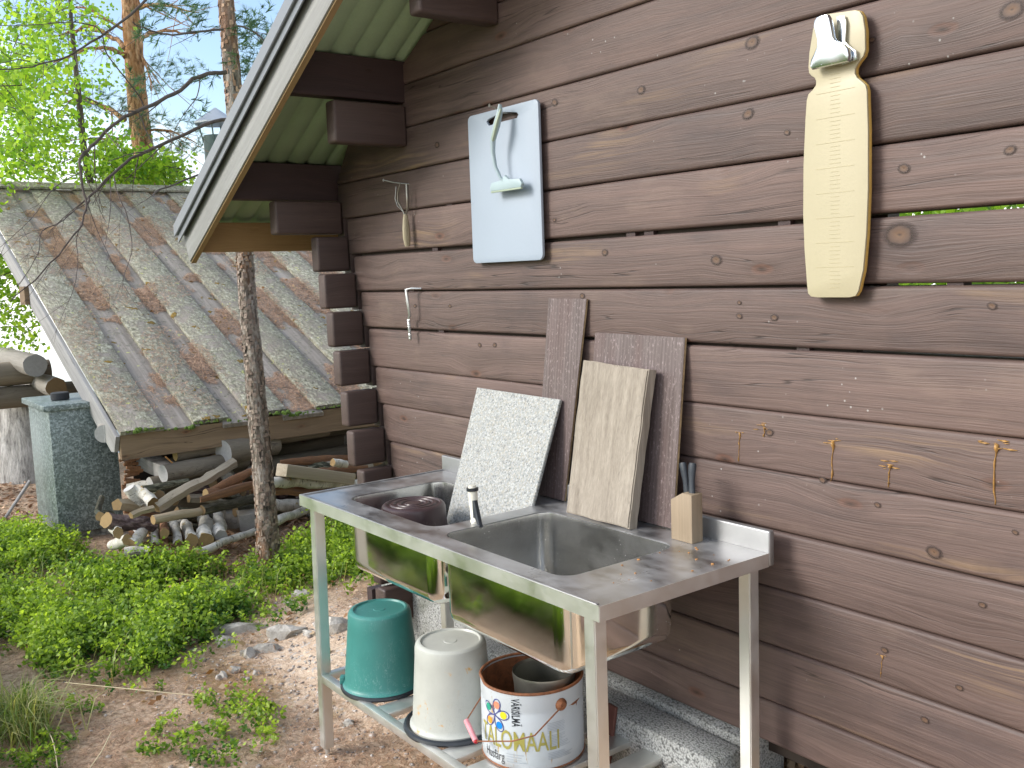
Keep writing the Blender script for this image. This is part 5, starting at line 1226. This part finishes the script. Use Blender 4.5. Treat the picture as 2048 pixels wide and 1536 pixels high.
# ------------------------------------------------------------------ trees
def trunk_part(name, pts, rad, mat, parent, n=20, jit=0.14):
    P_ = [Vector(p) for p in pts]; Q = []; RR = []
    for i in range(len(P_)-1):
        for k in range(5): Q.append(P_[i].lerp(P_[i+1], k/5)); RR.append(rad[i]+(rad[i+1]-rad[i])*k/5)
    Q.append(P_[-1]); RR.append(rad[-1]); b = MB(); b.tube(Q, RR, n, jit=jit); return b.build(name, mat, parent, angle=60)
def smooth_path(pts, m=4):
    P_ = [Vector(p) for p in pts]; out_ = []
    for i in range(len(P_)-1):
        p0 = P_[max(i-1, 0)]; p1 = P_[i]; p2 = P_[i+1]; p3 = P_[min(i+2, len(P_)-1)]
        for k in range(m):
            t = k/m; out_.append(0.5*((2*p1)+(-p0+p2)*t+(2*p0-5*p1+4*p2-p3)*t*t+(-p0+3*p1-3*p2+p3)*t**3))
    out_.append(P_[-1]); return out_
twig_ends = []
def bough(b, pts, r0, r1, n=6, twigs=0, tl=0.4, level=0, droop=-0.1):
    Q = smooth_path(pts); m = len(Q); b.tube([q+Vector((random.uniform(-1, 1), random.uniform(-1, 1), random.uniform(-1, 1)))*r0*0.5 for q in Q], [r0+(r1-r0)*k/(m-1) for k in range(m)], n, jit=0.15)
    for _ in range(twigs):
        k = random.randrange(m//5, m-1); p = Q[k]; t = (Q[k+1]-Q[k]).normalized()
        d = (t*random.uniform(0.3, 1.0)+Vector((random.uniform(-1, 1), random.uniform(-1, 1), random.uniform(-1, 0.6)))*0.8).normalized()
        l = tl*random.uniform(0.4, 1.0); mid = p+d*l*0.5+Vector((0, 0, droop*l))*0.4; e = p+d*l+Vector((random.uniform(-.1, .1)*l, random.uniform(-.1, .1)*l, droop*l))
        rr = max(0.0011, (r0+(r1-r0)*k/(m-1))*0.45)
        if level < 2: bough(b, [p, mid, e], rr, rr*0.35, 5, twigs=max(0, twigs//3) if level == 0 else 1, tl=l*0.5, level=level+1, droop=droop)
        else: b.tube([p, mid, e], [rr, rr*0.7, rr*0.4], 4)
        twig_ends.append(e)
# slim pine in front of the shed
pineB = thing('pine_tree', 'slim pine trunk with flaking bark rising in front of the shed past the eave', 'pine tree', (-5.49, 2.24, -0.1))
trunk_part('trunk', [(-5.49, 2.24, -0.2), (-5.476, 2.24, -0.06), (-5.475, 2.24, 0.364), (-5.50, 2.24, 0.819), (-5.52, 2.24, 1.269), (-5.545, 2.24, 1.565), (-5.538, 2.24, 1.83), (-5.524, 2.24, 2.436), (-5.555, 2.24, 2.865), (-5.571, 2.24, 3.30), (-5.60, 2.26, 4.4), (-5.55, 2.3, 6.0)],
           [0.085, 0.068, 0.060, 0.057, 0.053, 0.050, 0.048, 0.052, 0.048, 0.043, 0.038, 0.02], M['bark_grey'], pineB, 22, 0.2)
def bark_flakes(parent, path, n, size, mat, z0, z1):
    P_ = [Vector(p) for p, r in path]; C = []; U = []; 
    V = []; A = []
    for _ in range(n):
        z = random.uniform(z0, z1); i = 0
        while i < len(P_)-2 and P_[i+1].z < z: i += 1
        t = (z-P_[i].z)/max(1e-6, P_[i+1].z-P_[i].z); c = P_[i].lerp(P_[i+1], t); r = path[i][1]+(path[i+1][1]-path[i][1])*t
        a = random.uniform(0, 6.283); n_ = Vector((math.cos(a), math.sin(a), 0)); tg = Vector((-n_.y, n_.x, 0)); h = size*random.uniform(0.5, 1.5); w_ = size*random.uniform(0.25, 0.6)
        q = c+n_*(r*1.03); lift = size*random.uniform(0.0, 0.22)
        V += [q-tg*w_-Vector((0, 0, h*0.5))+n_*lift*0.3, q+tg*w_-Vector((0, 0, h*0.4))+n_*lift, q+tg*w_*0.8+Vector((0, 0, h*0.5)), q-tg*w_*0.7+Vector((0, 0, h*0.45))+n_*lift*0.5]; A += [random.random()]*4
    o = raw_mesh('bark_flakes', V, np.arange(len(V)).reshape(-1, 4), mat, A, parent)
pB_ = [((-5.49, 2.24, -0.2), 0.080), ((-5.475, 2.24, 0.364), 0.060), ((-5.50, 2.24, 0.819), 0.057), ((-5.52, 2.24, 1.269), 0.053), ((-5.545, 2.24, 1.565), 0.050), ((-5.538, 2.24, 1.83), 0.048), ((-5.524, 2.24, 2.436), 0.052), ((-5.555, 2.24, 2.865), 0.048), ((-5.571, 2.24, 3.30), 0.043)]
bark_flakes(pineB, pB_, 1500, 0.021, leafmat('bark_plate', (0.13, 0.09, 0.07), (0.40, 0.32, 0.26), 0.0), -0.08, 1.9)
bark_flakes(pineB, pB_, 420, 0.024, leafmat('orange_bark_plate', (0.24, 0.13, 0.07), (0.46, 0.30, 0.19), 0.0), 1.7, 3.3)
XB = -5.5
random.seed(12)
specs = [
 ([(452, 145), (400, 152), (345, 188), (290, 215), (235, 243), (190, 285), (165, 312), (160, 345), (172, 400), (165, 440), (140, 480), (85, 545), (20, 600)], 0.017, 0.003, 10, 0.1),
 ([(468, 235), (410, 250), (330, 285), (262, 318), (220, 352), (185, 388), (172, 410)], 0.015, 0.007, 7, 0.0),
 ([(440, 328), (385, 355), (320, 380), (305, 392)], 0.010, 0.003, 3, -0.1),
 ([(300, -10), (262, 30), (215, 62), (150, 105), (100, 122), (50, 135), (-20, 140)], 0.011, 0.003, 7, 0.1),
 ([(228, 350), (236, 388), (254, 430), (263, 480), (262, 512), (250, 545), (243, 585)], 0.005, 0.0015, 4, 0.0),
 ([(290, 215), (270, 180), (215, 110), (200, 60), (150, 45), (60, 50), (-10, 52)], 0.006, 0.002, 5, -0.1),
 ([(185, 388), (150, 420), (120, 445), (84, 462), (78, 500), (55, 545), (30, 580)], 0.005, 0.0015, 5, 0.0),
 ([(165, 440), (153, 480), (156, 520), (148, 575), (128, 622)], 0.004, 0.0013, 4, 0.0),
 ([(445, 60), (400, 62), (345, 70), (300, 60), (265, 45)], 0.010, 0.004, 4, -0.3),
 ([(470, 50), (510, 65), (560, 110), (600, 130)], 0.009, 0.003, 5, -0.3),
 ([(160, 345), (110, 375), (60, 440), (0, 495)], 0.004, 0.0013, 5, 0.1),
 ([(400, 152), (395, 190), (370, 225), (350, 260), (340, 300)], 0.005, 0.0015, 4, -0.1)]
b = MB()
for k, (pp, r0, r1, tw, dx) in enumerate(specs):
    n_ = len(pp); pts = [on_x(p[0], p[1], XB+0.9*dx*10*0.1*0+0.55*(i/(n_-1))*(1 if k % 2 == 0 else 0.4)) for i, p in enumerate(pp)]
    b = MB(); bough(b, pts, r0*0.72, r1*0.8, 7, twigs=tw, tl=0.42); b.build('branch', M['twig'], pineB, angle=None)
def tufts(n, pf, ln=0.05, per=22):
    V = []; n_ = 0; A = []
    for _ in range(n):
        c, ax = pf(); ax = Vector(ax).normalized()
        for k in range(per):
            d = (ax+Vector((random.gauss(0, 0.55), random.gauss(0, 0.55), random.gauss(0, 0.45)))).normalized(); s_ = d.cross(Vector((random.random(), random.random(), random.random()))).normalized()*0.0028
            c0 = c+ax*random.uniform(-0.03, 0.03); e = c0+d*ln*random.uniform(0.7, 1.3)
            V += [c0+s_, c0-s_, e]; n_ += 1
        A += [random.random()]*(per*3)
    return np.array(V), np.arange(3*n_).reshape(n_, 3), A
def tufts_img(areas, n, X0_, X1_, per=20, ln=0.06):
    def pf():
        (ax, ay, rx, ry) = random.choices(areas, weights=[a[2]*a[3] for a in areas])[0]
        a = random.uniform(0, 6.28); r = math.sqrt(random.random()); X_ = random.uniform(X0_, X1_)
        return on_x(ax+rx*r*math.cos(a), ay+ry*r*math.sin(a), X_), (random.uniform(-1, 1), random.uniform(-1, 1), random.uniform(-0.3, 0.8))
    return tufts(n, pf, ln, per)
V, Fc, at_ = tufts_img([(540, 40, 55, 40), (500, 60, 40, 40), (520, 130, 40, 50), (490, 90, 40, 60), (400, 55, 30, 25), (300, 60, 35, 25), (270, 165, 25, 25), (350, 20, 60, 20), (415, 155, 30, 10), (380, 215, 30, 20)], 230, -5.3, -6.2, 18, 0.05)
raw_mesh('crown', V, Fc, M['needle_pine'], at_, pineB)
# orange pine behind the shed
pineA = thing('pine_tree', 'tall pine with orange bark standing behind the shed ridge', 'pine tree', (-12.5, 3.8, -0.6))
XA = -12.5
tp = [on_x(px, py, XA) for px, py in ((296, 560), (292, 380), (288, 320), (280, 250), (273, 180), (268, 110), (263, 50), (258, -20), (250, -200))]
trunk_part('trunk', [(tp[0].x, tp[0].y, -0.7)]+tp, [0.16, 0.145, 0.135, 0.128, 0.126, 0.120, 0.112, 0.105, 0.10, 0.08], M['bark_orange'], pineA, 20, 0.12)
for k, (pp, r0) in enumerate((([(250, 95), (225, 75), (180, 55), (120, 70), (50, 75)], 0.035), ([(252, 112), (215, 95), (170, 100), (130, 120)], 0.032), ([(275, 80), (300, 68), (340, 62), (380, 68), (420, 60)], 0.030), ([(268, 20), (300, 10), (340, 12), (400, 25)], 0.030), ([(250, 240), (215, 215), (170, 200), (110, 180), (60, 175)], 0.035), ([(280, 100), (295, 140), (305, 180)], 0.02), ([(255, 275), (220, 282), (200, 285)], 0.02), ([(290, 260), (340, 262), (390, 285)], 0.018), ([(250, 60), (170, 15), (120, 20)], 0.02))):
    b = MB(); bough(b, [on_x(p[0], p[1], XA+0.3*i*(1 if k % 2 else -1)) for i, p in enumerate(pp)], r0, 0.006, 7, twigs=8, tl=0.9); b.build('branch', M['bark_orange'], pineA, angle=None)
V, Fc, at_ = tufts_img([(285, 170, 35, 30), (215, 205, 50, 30), (280, 230, 40, 20), (190, 200, 40, 25), (330, 165, 40, 20), (300, 255, 60, 30), (380, 270, 40, 40), (350, 130, 60, 25), (360, 300, 50, 20), (160, 60, 60, 30), (340, 20, 80, 20)], 420, -11.5, -13.5, 16, 0.10)
V2 = V
raw_mesh('crown', V, Fc, M['needle_pine'], at_, pineA)
# birches
def birch_tree(label, trunk_px, X_, areas, n, leaf, r0, seed, dens=1.0, spread=1.2, bothX=None):
    random.seed(seed); np.random.seed(seed)
    tp = [on_x(px, py, X_) for px, py in trunk_px]; base = (tp[0].x, tp[0].y, ground_z(tp[0].x, tp[0].y)-0.1)
    t = thing('birch_tree', label, 'birch tree', base)
    trunk_part('trunk', [base]+tp, [r0*(1-0.6*i/len(tp)) for i in range(len(tp)+1)], M['twig'], t, 12, 0.1)
    cs = []
    wts = [a[2]*a[3]*a[4] for a in areas]
    cnt = int(n*dens/14)
    br = MB()
    for _ in range(cnt):
        ax, ay, rx, ry, w_ = random.choices(areas, weights=wts)[0]; a = random.uniform(0, 6.28); r = math.sqrt(random.random())
        c = on_x(ax+rx*r*math.cos(a), ay+ry*r*math.sin(a), X_+random.uniform(-spread, spread))
        sg = random.uniform(0.05, 0.16)
        d = Vector((random.uniform(-1, 1), random.uniform(-1, 1), random.uniform(-0.9, 0.1))).normalized()
        L_ = random.uniform(0.15, 0.5)
        if random.random() < 0.5: br.tube([c-d*L_*0.5, c+Vector((0, 0, 0.03)), c+d*L_*0.5], [0.004, 0.003, 0.0015], 4)
        for k in range(14): cs.append(c+d*random.uniform(-0.5, 0.5)*L_+Vector((random.gauss(0, sg*0.5), random.gauss(0, sg*0.5), random.gauss(0, sg*0.5))))
    br.build('twigs', M['twig'], t, angle=None)['kind'] = 'stuff'
    V, Fc, at_ = leaves([tuple(c) for c in cs], leaf, 1.2, 0.8); o = raw_mesh('crown', V, Fc, M['leaf_birch'], at_, t); return t
birch_tree('thin dark stemmed birch with bright green leaves behind the shed roof at the left', [(182, 372), (168, 300), (158, 200), (150, 120), (142, 40), (138, -60)], -11.5,
           [(60, 60, 80, 70, 1.0), (90, 170, 95, 90, 0.8), (30, 230, 60, 90, 1.3), (110, 290, 110, 70, 1.0), (190, 130, 60, 120, 0.35), (200, 330, 70, 40, 0.8), (40, 340, 70, 40, 1.1), (150, 20, 60, 40, 0.8)], 6200, 0.050, 0.045, 31)
birch_tree('low birch bush peeping over the shed ridge between the two pines', [(345, 420), (340, 380), (330, 350)], -11.6,
           [(255, 345, 50, 30, 1.0), (330, 350, 45, 28, 0.9), (300, 330, 40, 22, 0.7), (370, 372, 30, 12, 0.5), (230, 300, 40, 40, 0.4)], 2600, 0.058, 0.02, 32, spread=0.5)
birch_tree('birch with hanging branches beyond the rake board at the left edge', [(-60, 900), (-70, 600), (-60, 400)], -10.6,
           [(10, 560, 40, 60, 1.2), (30, 640, 40, 40, 0.8), (60, 680, 25, 25, 0.3), (5, 690, 40, 20, 0.5), (-60, 500, 60, 150, 1.0)], 2600, 0.05, 0.05, 33, spread=0.5)
birch_tree('big leaved birch bough nearest the camera at the upper left', [(-160, 900), (-170, 500), (-150, 200), (-100, 120)], -7.6,
           [(40, 170, 60, 50, 1.0), (60, 120, 80, 30, 0.6), (20, 250, 50, 50, 0.7)], 520, 0.050, 0.04, 34, spread=0.4)

# ------------------------------------------------------------------ vegetation round the camera, seen in the slits and mirrored in the steel
def far_bush(label, c, rx, ry, rz, n, leaf, seed, mat='leaf_far'):
    np.random.seed(seed); random.seed(seed); c = Vector(c)
    t = thing('bush', label, 'bush', (c.x, c.y, ground_z(c.x, c.y)))
    d = np.random.randn(n, 3); d /= np.linalg.norm(d, axis=1)[:, None]; r = np.random.rand(n)**0.35
    lump = np.array([1+0.35*mnoise.noise(Vector(q)*2.1+c) for q in d]); P_ = d*(r*lump)[:, None]*np.array([rx, ry, rz])+np.array(c)
    V, Fc, at_ = leaves(P_, leaf, 1.0, 0.75); raw_mesh('crown', V, Fc, M[mat], at_, t)
    b = MB()
    for k in range(6): b.tube([(c.x+random.uniform(-.2, .2)*rx, c.y+random.uniform(-.2, .2)*ry, ground_z(c.x, c.y)), (c.x+random.uniform(-.5, .5)*rx, c.y+random.uniform(-.5, .5)*ry, c.z+0.3*rz)], [0.03, 0.01], 6)
    b.build('stems', M['twig'], t)
for k, (lb, c, rx, ry, rz) in enumerate((
    ('leafy green bush behind the cabin seen through the open wall joints', (-3.2, 8.2, 1.2), 2.0, 1.2, 1.6), ('round green bush further back behind the cabin', (-6.0, 9.0, 1.4), 2.2, 1.3, 1.9),
    ('green bush behind the cabin towards the right end', (0.2, 9.0, 1.3), 2.2, 1.3, 1.7),
    ('broad willow bush across the yard facing the sink front', (-8.6, -5.6, 1.0), 2.2, 1.6, 1.5), ('dense bush at the yard edge by the lake', (-11.5, -3.4, 0.6), 1.8, 1.5, 1.2),
    ('rounded bush in the yard behind the photographer', (-4.0, -8.5, 1.3), 2.2, 1.5, 1.7), ('wide bush far across the yard', (-1.0, -10.0, 1.4), 2.6, 1.6, 1.8))):
    far_bush(lb, c, rx, ry, rz, 7000, 0.11, 50+k)
def grass_patch(name, label, cat, pf, n, h, mat, w_=0.0045, kind='stuff', lean=0.35):
    C = np.array([pf() for _ in range(n)]); a = np.random.rand(n)*6.283; H_ = h*np.random.uniform(0.5, 1.2, n); le = np.random.rand(n)*lean*2
    d = np.stack([np.cos(a), np.sin(a), np.zeros(n)], 1); sd = np.stack([-np.sin(a), np.cos(a), np.zeros(n)], 1)*w_
    up = np.array([0, 0, 1.0]); mid = C+d*(H_*le*0.35)[:, None]+up*(H_*0.6)[:, None]; tip = C+d*(H_*le)[:, None]+up*(H_*(1-0.35*le))[:, None]
    V = np.stack([C+sd, C-sd, mid-sd*0.8, mid+sd*0.8, tip], 1).reshape(-1, 3); i = np.arange(n)*5
    T3 = np.concatenate([np.stack([i, i+1, i+2], 1), np.stack([i, i+2, i+3], 1), np.stack([i+3, i+2, i+4], 1)])
    o = raw_mesh(name, V, T3, M[mat], np.repeat(np.random.rand(n), 5), kind=kind); return tag(o, label, cat, kind=kind)
def meadow_pt():
    while True:
        x = random.uniform(-9.5, -1.2)if random.random() < 0.6 else random.uniform(-6.0, -1.5); y = random.uniform(-5.5, 0.35) if random.random() < 0.5 else random.uniform(-1.8, 0.2)
        if y > 0.05 and x > -4.4: continue
        if mnoise.noise(Vector((x*0.9, y*0.9, 4))) > -0.25: return (x, y, ground_z(x, y)-0.01)
np.random.seed(70); random.seed(70)
grass_patch('meadow_grass', 'tall green meadow grass growing across the yard', 'grass', meadow_pt, 42000, 0.40, 'leaf_bilberry', 0.006)

# ------------------------------------------------------------------ bilberry ground cover
def in_poly(x, y, poly):
    c = False; j = len(poly)-1
    for i in range(len(poly)):
        if ((poly[i][1] > y) != (poly[j][1] > y)) and (x < (poly[j][0]-poly[i][0])*(y-poly[i][1])/(poly[j][1]-poly[i][1])+poly[i][0]): c = not c
        j = i
    return c
vegA = [(-8.6, 0.9), (-7.2, 1.32), (-6.85, 1.40), (-6.2, 1.55), (-5.82, 1.80), (-5.62, 2.25), (-6.0, 3.2), (-5.35, 3.0), (-4.95, 2.45), (-5.0, 2.0), (-4.75, 1.65), (-4.62, 1.35), (-4.42, 1.05), (-4.75, 0.85), (-5.3, 0.80), (-6.0, 0.6), (-7.5, 0.5)]
def shrubs(name, label, poly, n, hgt, seed, leaf=0.023, per=30):
    random.seed(seed); np.random.seed(seed); C = []; S = MB()
    xs = [p[0] for p in poly]; ys = [p[1] for p in poly]; k = 0; lum = []
    while k < n:
        x = random.uniform(min(xs), max(xs)); y = random.uniform(min(ys), max(ys))
        if not in_poly(x, y, poly): continue
        dn = mnoise.noise(Vector((x*2.3, y*2.3, 7)))
        if random.random() > max(0.10, 0.5+dn*1.7): continue
        k += 1; z = ground_z(x, y); H_ = hgt*random.uniform(0.35, 1.3)*(1+0.6*dn); lm = random.random()+0.9*mnoise.noise(Vector((x*4, y*4, 3)))
        for _s in range(3):
            lx, ly = random.uniform(-.5, .5)*H_, random.uniform(-.5, .5)*H_
            for q in range(per//3):
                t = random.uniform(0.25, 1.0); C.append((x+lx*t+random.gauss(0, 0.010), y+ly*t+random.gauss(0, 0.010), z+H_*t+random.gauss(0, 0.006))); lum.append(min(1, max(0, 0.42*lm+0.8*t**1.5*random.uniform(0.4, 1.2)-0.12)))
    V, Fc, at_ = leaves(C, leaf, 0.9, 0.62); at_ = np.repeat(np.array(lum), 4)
    o = raw_mesh(name, V, Fc, M['leaf_bilberry'], at_); return tag(o, label, 'bilberry', kind='stuff')
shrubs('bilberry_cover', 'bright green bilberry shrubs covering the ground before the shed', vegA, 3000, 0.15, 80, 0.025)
shrubs('bilberry_sprigs', 'loose bilberry sprigs thinning out around the edge of the green patch', [(-8.6, 0.8), (-6.6, 1.7), (-5.7, 2.1), (-5.5, 3.0), (-4.5, 2.6), (-4.55, 1.9), (-4.15, 1.0), (-5.0, 0.72), (-7.5, 0.5)], 330, 0.10, 87, 0.022, 24)
veg2 = [(-3.86, 0.96), (-4.0, 1.11), (-4.02, 1.42), (-3.80, 1.55), (-3.45, 1.40), (-3.34, 1.24), (-3.59, 0.95)]
shrubs('bilberry_sprigs', 'sparse bilberry sprigs low in front left of the sink table', veg2, 70, 0.075, 81, 0.02, 27)
shrubs('bilberry_sprigs', 'bilberry patch growing between cabin corner and the slim pine', [(-5.6, 2.35), (-4.55, 2.42), (-4.45, 3.0), (-5.6, 3.4)], 420, 0.13, 82)
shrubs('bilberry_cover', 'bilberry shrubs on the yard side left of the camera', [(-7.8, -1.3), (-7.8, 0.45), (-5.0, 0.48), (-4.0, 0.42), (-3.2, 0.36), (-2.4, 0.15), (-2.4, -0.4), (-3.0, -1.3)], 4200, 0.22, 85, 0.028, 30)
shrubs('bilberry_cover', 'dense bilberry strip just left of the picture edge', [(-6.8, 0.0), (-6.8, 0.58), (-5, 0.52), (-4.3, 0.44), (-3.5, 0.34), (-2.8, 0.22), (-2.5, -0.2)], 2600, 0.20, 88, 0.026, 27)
shrubs('bilberry_sprigs', 'scattered bilberry sprigs beside the grass tuft at the lower left', [(-4.9, 0.5), (-4.6, 0.9), (-4.2, 0.95), (-3.8, 0.7), (-3.9, 0.3), (-4.6, 0.2)], 90, 0.06, 83, 0.018, 27)
random.seed(89); np.random.seed(89)
def cover_pt():
    while True:
        x, y = random.uniform(-7.5, -4.4), random.uniform(0.6, 2.6)
        if in_poly(x, y, vegA): return (x, y, ground_z(x, y))
grass_patch('grass_blades', 'thin grass blades and dead stems poking out of the bilberry cover', 'grass', cover_pt, 700, 0.20, 'grass', 0.0018, lean=0.5)
V, Fc, at_ = leaves([tuple(np.array(cover_pt())+np.array((0, 0, random.uniform(0.02, 0.09)))) for _ in range(500)], 0.028, 0.5, 0.6); tag(raw_mesh('dead_leaves', V, Fc, M['dryleaf'], at_), 'brown dead leaves caught among the bilberry shrubs', 'leaves', kind='stuff')
random.seed(90); np.random.seed(90)
def tuft_pt():
    a = random.uniform(0, 6.28); r = abs(random.gauss(0, 0.07)); x, y = -4.25+r*math.cos(a)*1.6, 0.64+r*math.sin(a); return (x, y, ground_z(x, y)-0.01)
o = grass_patch('grass_tuft', 'tuft of long green and straw coloured grass at the lower left corner', 'grass tuft', tuft_pt, 420, 0.24, 'grass', 0.0028, kind=None, lean=0.75)
# long straws across the ground
for k, (lb, pts) in enumerate((('single long dry straw bending across the sandy ground', [(130, 1365), (260, 1378), (400, 1392)]), ('curved dry stalk rising from the grass tuft', [(115, 1536), (105, 1480), (80, 1435)]), ('short pale stalk on the ground right of the grass tuft', [(180, 1536), (205, 1500), (222, 1465)]))):
    P_ = [on_z(px, py, -0.09+0.02*(i == 1)) for i, (px, py) in enumerate(pts)]; b = MB(); b.tube(smooth_path(P_), 0.0022, 5); tag(b.build('dry_straw', M['drystraw'], origin=P_[0]), lb, 'straw')

def tall_pt():
    while True:
        x = random.uniform(-6.5, -2.6); y = random.uniform(-0.9, 0.26)
        if mnoise.noise(Vector((x*1.5, y*1.5, 9))) > -0.15: return (x, y, ground_z(x, y)-0.01)
grass_patch('tall_grass', 'tall fresh grass on the yard left of the photographer', 'grass', tall_pt, 8000, 0.36, 'leaf_bilberry', 0.006, lean=0.4)
grass_patch('straw_grass', 'tall dry straw among the fresh yard grass', 'grass', tall_pt, 1500, 0.4, 'grass', 0.003, lean=0.8)

# ------------------------------------------------------------------ stones, pebbles, litter
def stone(label, px, py, rx, ry, rz, X_=None, rot=0.0, group=None, part=None):
    c = on_z(px, py, -0.10); c.z = ground_z(c.x, c.y); c = on_z(px, py, c.z)
    c.z = ground_z(c.x, c.y)+rz*0.15; g = bmesh.new(); bmesh.ops.create_icosphere(g, subdivisions=2, radius=1.0)
    sd = random.random()*90
    for v in g.verts:
        n_ = 1+0.55*mnoise.noise(v.co*1.1+Vector((sd, 0, 0)))+0.30*mnoise.noise(v.co*2.6+Vector((sd, 3, 0))); v.co = Vector((v.co.x*rx*n_, v.co.y*ry*n_, v.co.z*rz*n_))*1.2
    b = MB(); b.merge(g, Matrix.Translation(c) @ Matrix.Rotation(rot, 4, 'Z')); return tag(b.build('stone', M['rock'], origin=c, angle=24), label, 'stone', group)
random.seed(101)
for a in (('long flat grey rock breaking through the sand', 480, 1262, 0.17, 0.05, 0.035, None, 0.9), ('pale angular rock at the lower end of the long flat one', 452, 1290, 0.05, 0.035, 0.035, None, 0.3),
          ('largest upright wedge shaped grey rock on the mound', 572, 1272, 0.085, 0.035, 0.05, None, 1.0), ('elongated pale stone left of the wedge shaped rock', 530, 1303, 0.06, 0.022, 0.028, None, 0.9),
          ('triangular grey stone below the elongated one', 497, 1312, 0.04, 0.028, 0.03, None, 0.5), ('rounded dark grey stone lowest in the row', 443, 1357, 0.022, 0.02, 0.025, None, 0.2),
          ('small rounded pale stone above the dark grey one', 468, 1345, 0.025, 0.018, 0.018, None, 0.8), ('flat stone on the needles near the bilberry edge', 403, 1222, 0.04, 0.02, 0.012, None, 0.1),
          ('grey stone at the top of the needle slope', 603, 1195, 0.045, 0.025, 0.028, None, 0.9), ('brownish flat stone beside the one at the slope top', 575, 1207, 0.03, 0.02, 0.015, None, 0.3),
          ('pinkish oval stone between teal bucket and basin', 845, 1252, 0.025, 0.017, 0.02, None, 0.4), ('lumpy grey clod under the sink table shelf', 697, 1450, 0.022, 0.02, 0.018, None, 0.2),
          ('small white pebble low on the mound', 514, 1350, 0.018, 0.014, 0.012, None, 0.4), ('flat brown stone at the right of the rock row', 620, 1262, 0.04, 0.02, 0.012, None, 0.2),
          ('white flat stone on the left needle slope', 405, 1318, 0.022, 0.014, 0.006, None, 0.0), ('pale chip of stone near the bilberry tip', 283, 1287, 0.025, 0.015, 0.01, None, 0.4),
          ('grey boulder on the mound partly behind the left table leg', 668, 1250, 0.075, 0.05, 0.055, None, 0.4), ('pale stone lying in the sparse bilberry sprigs', 458, 1478, 0.017, 0.014, 0.008, None, 0.1)):
    stone(*a)
# many pebbles
np.random.seed(102); random.seed(102)
b = bmesh.new(); bmesh.ops.create_icosphere(b, subdivisions=1, radius=1.0); base_v = np.array([v.co[:] for v in b.verts]); base_f = np.array([[v.index for v in f.verts] for f in b.faces]); b.free()
VV = []; FF = []; n_ = 0; AA = []
for k in range(2600):
    x = random.uniform(-6.0, -1.9); y = random.gauss(1.75, 0.42)
    if not (0.2 < y < 2.5): continue
    if random.random() > math.exp(-((x+4.0)/1.3)**2)+0.25: continue
    s_ = random.uniform(0.0025, 0.009)*(1.7 if random.random() < 0.07 else 1); sc3 = np.array([s_*random.uniform(0.8, 1.6), s_*random.uniform(0.8, 1.3), s_*random.uniform(0.4, 0.9)])
    a = random.uniform(0, 6.28); Rm = np.array([[math.cos(a), -math.sin(a), 0], [math.sin(a), math.cos(a), 0], [0, 0, 1]])
    VV.append((base_v*(1+0.25*np.random.randn(len(base_v), 1)*0.5)*sc3) @ Rm.T+np.array([x, y, ground_z(x, y)+s_*0.2])); FF.append(base_f+n_); n_ += len(base_v); AA += [random.random()]*len(base_v)
tag(raw_mesh('pebbles', np.concatenate(VV), np.concatenate(FF), leafmat('pebble', (0.20, 0.17, 0.15), (0.62, 0.58, 0.54), 0.0), AA), 'loose pebbles and gravel on the sandy ground', 'pebbles', kind='stuff')
def litter_pt():
    while True:
        x = random.uniform(-7.5, -1.5); y = random.uniform(0.15, 2.6)
        if random.random() > min(1.0, 1.5/(abs(x)*0.35)): continue
        m = math.exp(-(((x+4.0)/0.7)**2+((y-1.95)/0.33)**2))
        if random.random() < m*0.85: continue
        if mnoise.noise(Vector((x*3, y*3, 11))) < -0.2 and random.random() < 0.6: continue
        return (x, y, ground_z(x, y)+random.uniform(0.002, 0.014))
V, Fc, at_ = needle_cloud(60000, litter_pt, ((1, 0, 0), (0, 1, 0), (0, 0, 1)), (0.03, 0.065), 0.0015)
tag(raw_mesh('pine_needles', V, Fc, M['litter'], at_), 'brown pine needles scattered over the ground', 'needles', kind='stuff')
def leaf_pt():
    if random.random() < 0.45: x, y = random.uniform(-1.95, -1.2), random.uniform(2.2, 2.5)
    elif random.random() < 0.5: x, y = random.uniform(-2.4, -1.5), random.uniform(1.5, 2.1)
    else: x, y = random.uniform(-6.6, -4.0), random.uniform(0.8, 2.6)
    return (x, y, ground_z(x, y)+random.uniform(0.004, 0.03))
V, Fc, at_ = leaves([leaf_pt() for _ in range(1100)], 0.035, 0.5, 0.7)
tag(raw_mesh('dry_leaves', V, Fc, M['dryleaf'], at_), 'orange brown dry leaves under the cabin wall and woodpile', 'leaves', kind='stuff')
def pile_pt():
    x = random.uniform(-6.5, -5.6); y = random.uniform(1.6, 3.2); return (x, y, ground_z(x, y)+random.uniform(0.003, 0.03))
V, Fc, at_ = leaves([pile_pt() for _ in range(2200)], 0.05, 0.5, 0.35)
tag(raw_mesh('bark_flakes', V, Fc, M['litter'], at_), 'bark flakes and splinters on the ground around the woodpile', 'bark flakes', kind='stuff')
def chip_pt():
    x = random.uniform(-10.2, -7.2); y = random.uniform(0.3, 1.9); return (x, y, ground_z(x, y)+random.uniform(0.003, 0.02))
V, Fc, at_ = leaves([chip_pt() for _ in range(2600)], 0.055, 0.25, 0.3)
tag(raw_mesh('wood_chips', V, Fc, M['litter'], at_), 'wood chips and bark on the ground left of the cabinet', 'wood chips', kind='stuff')
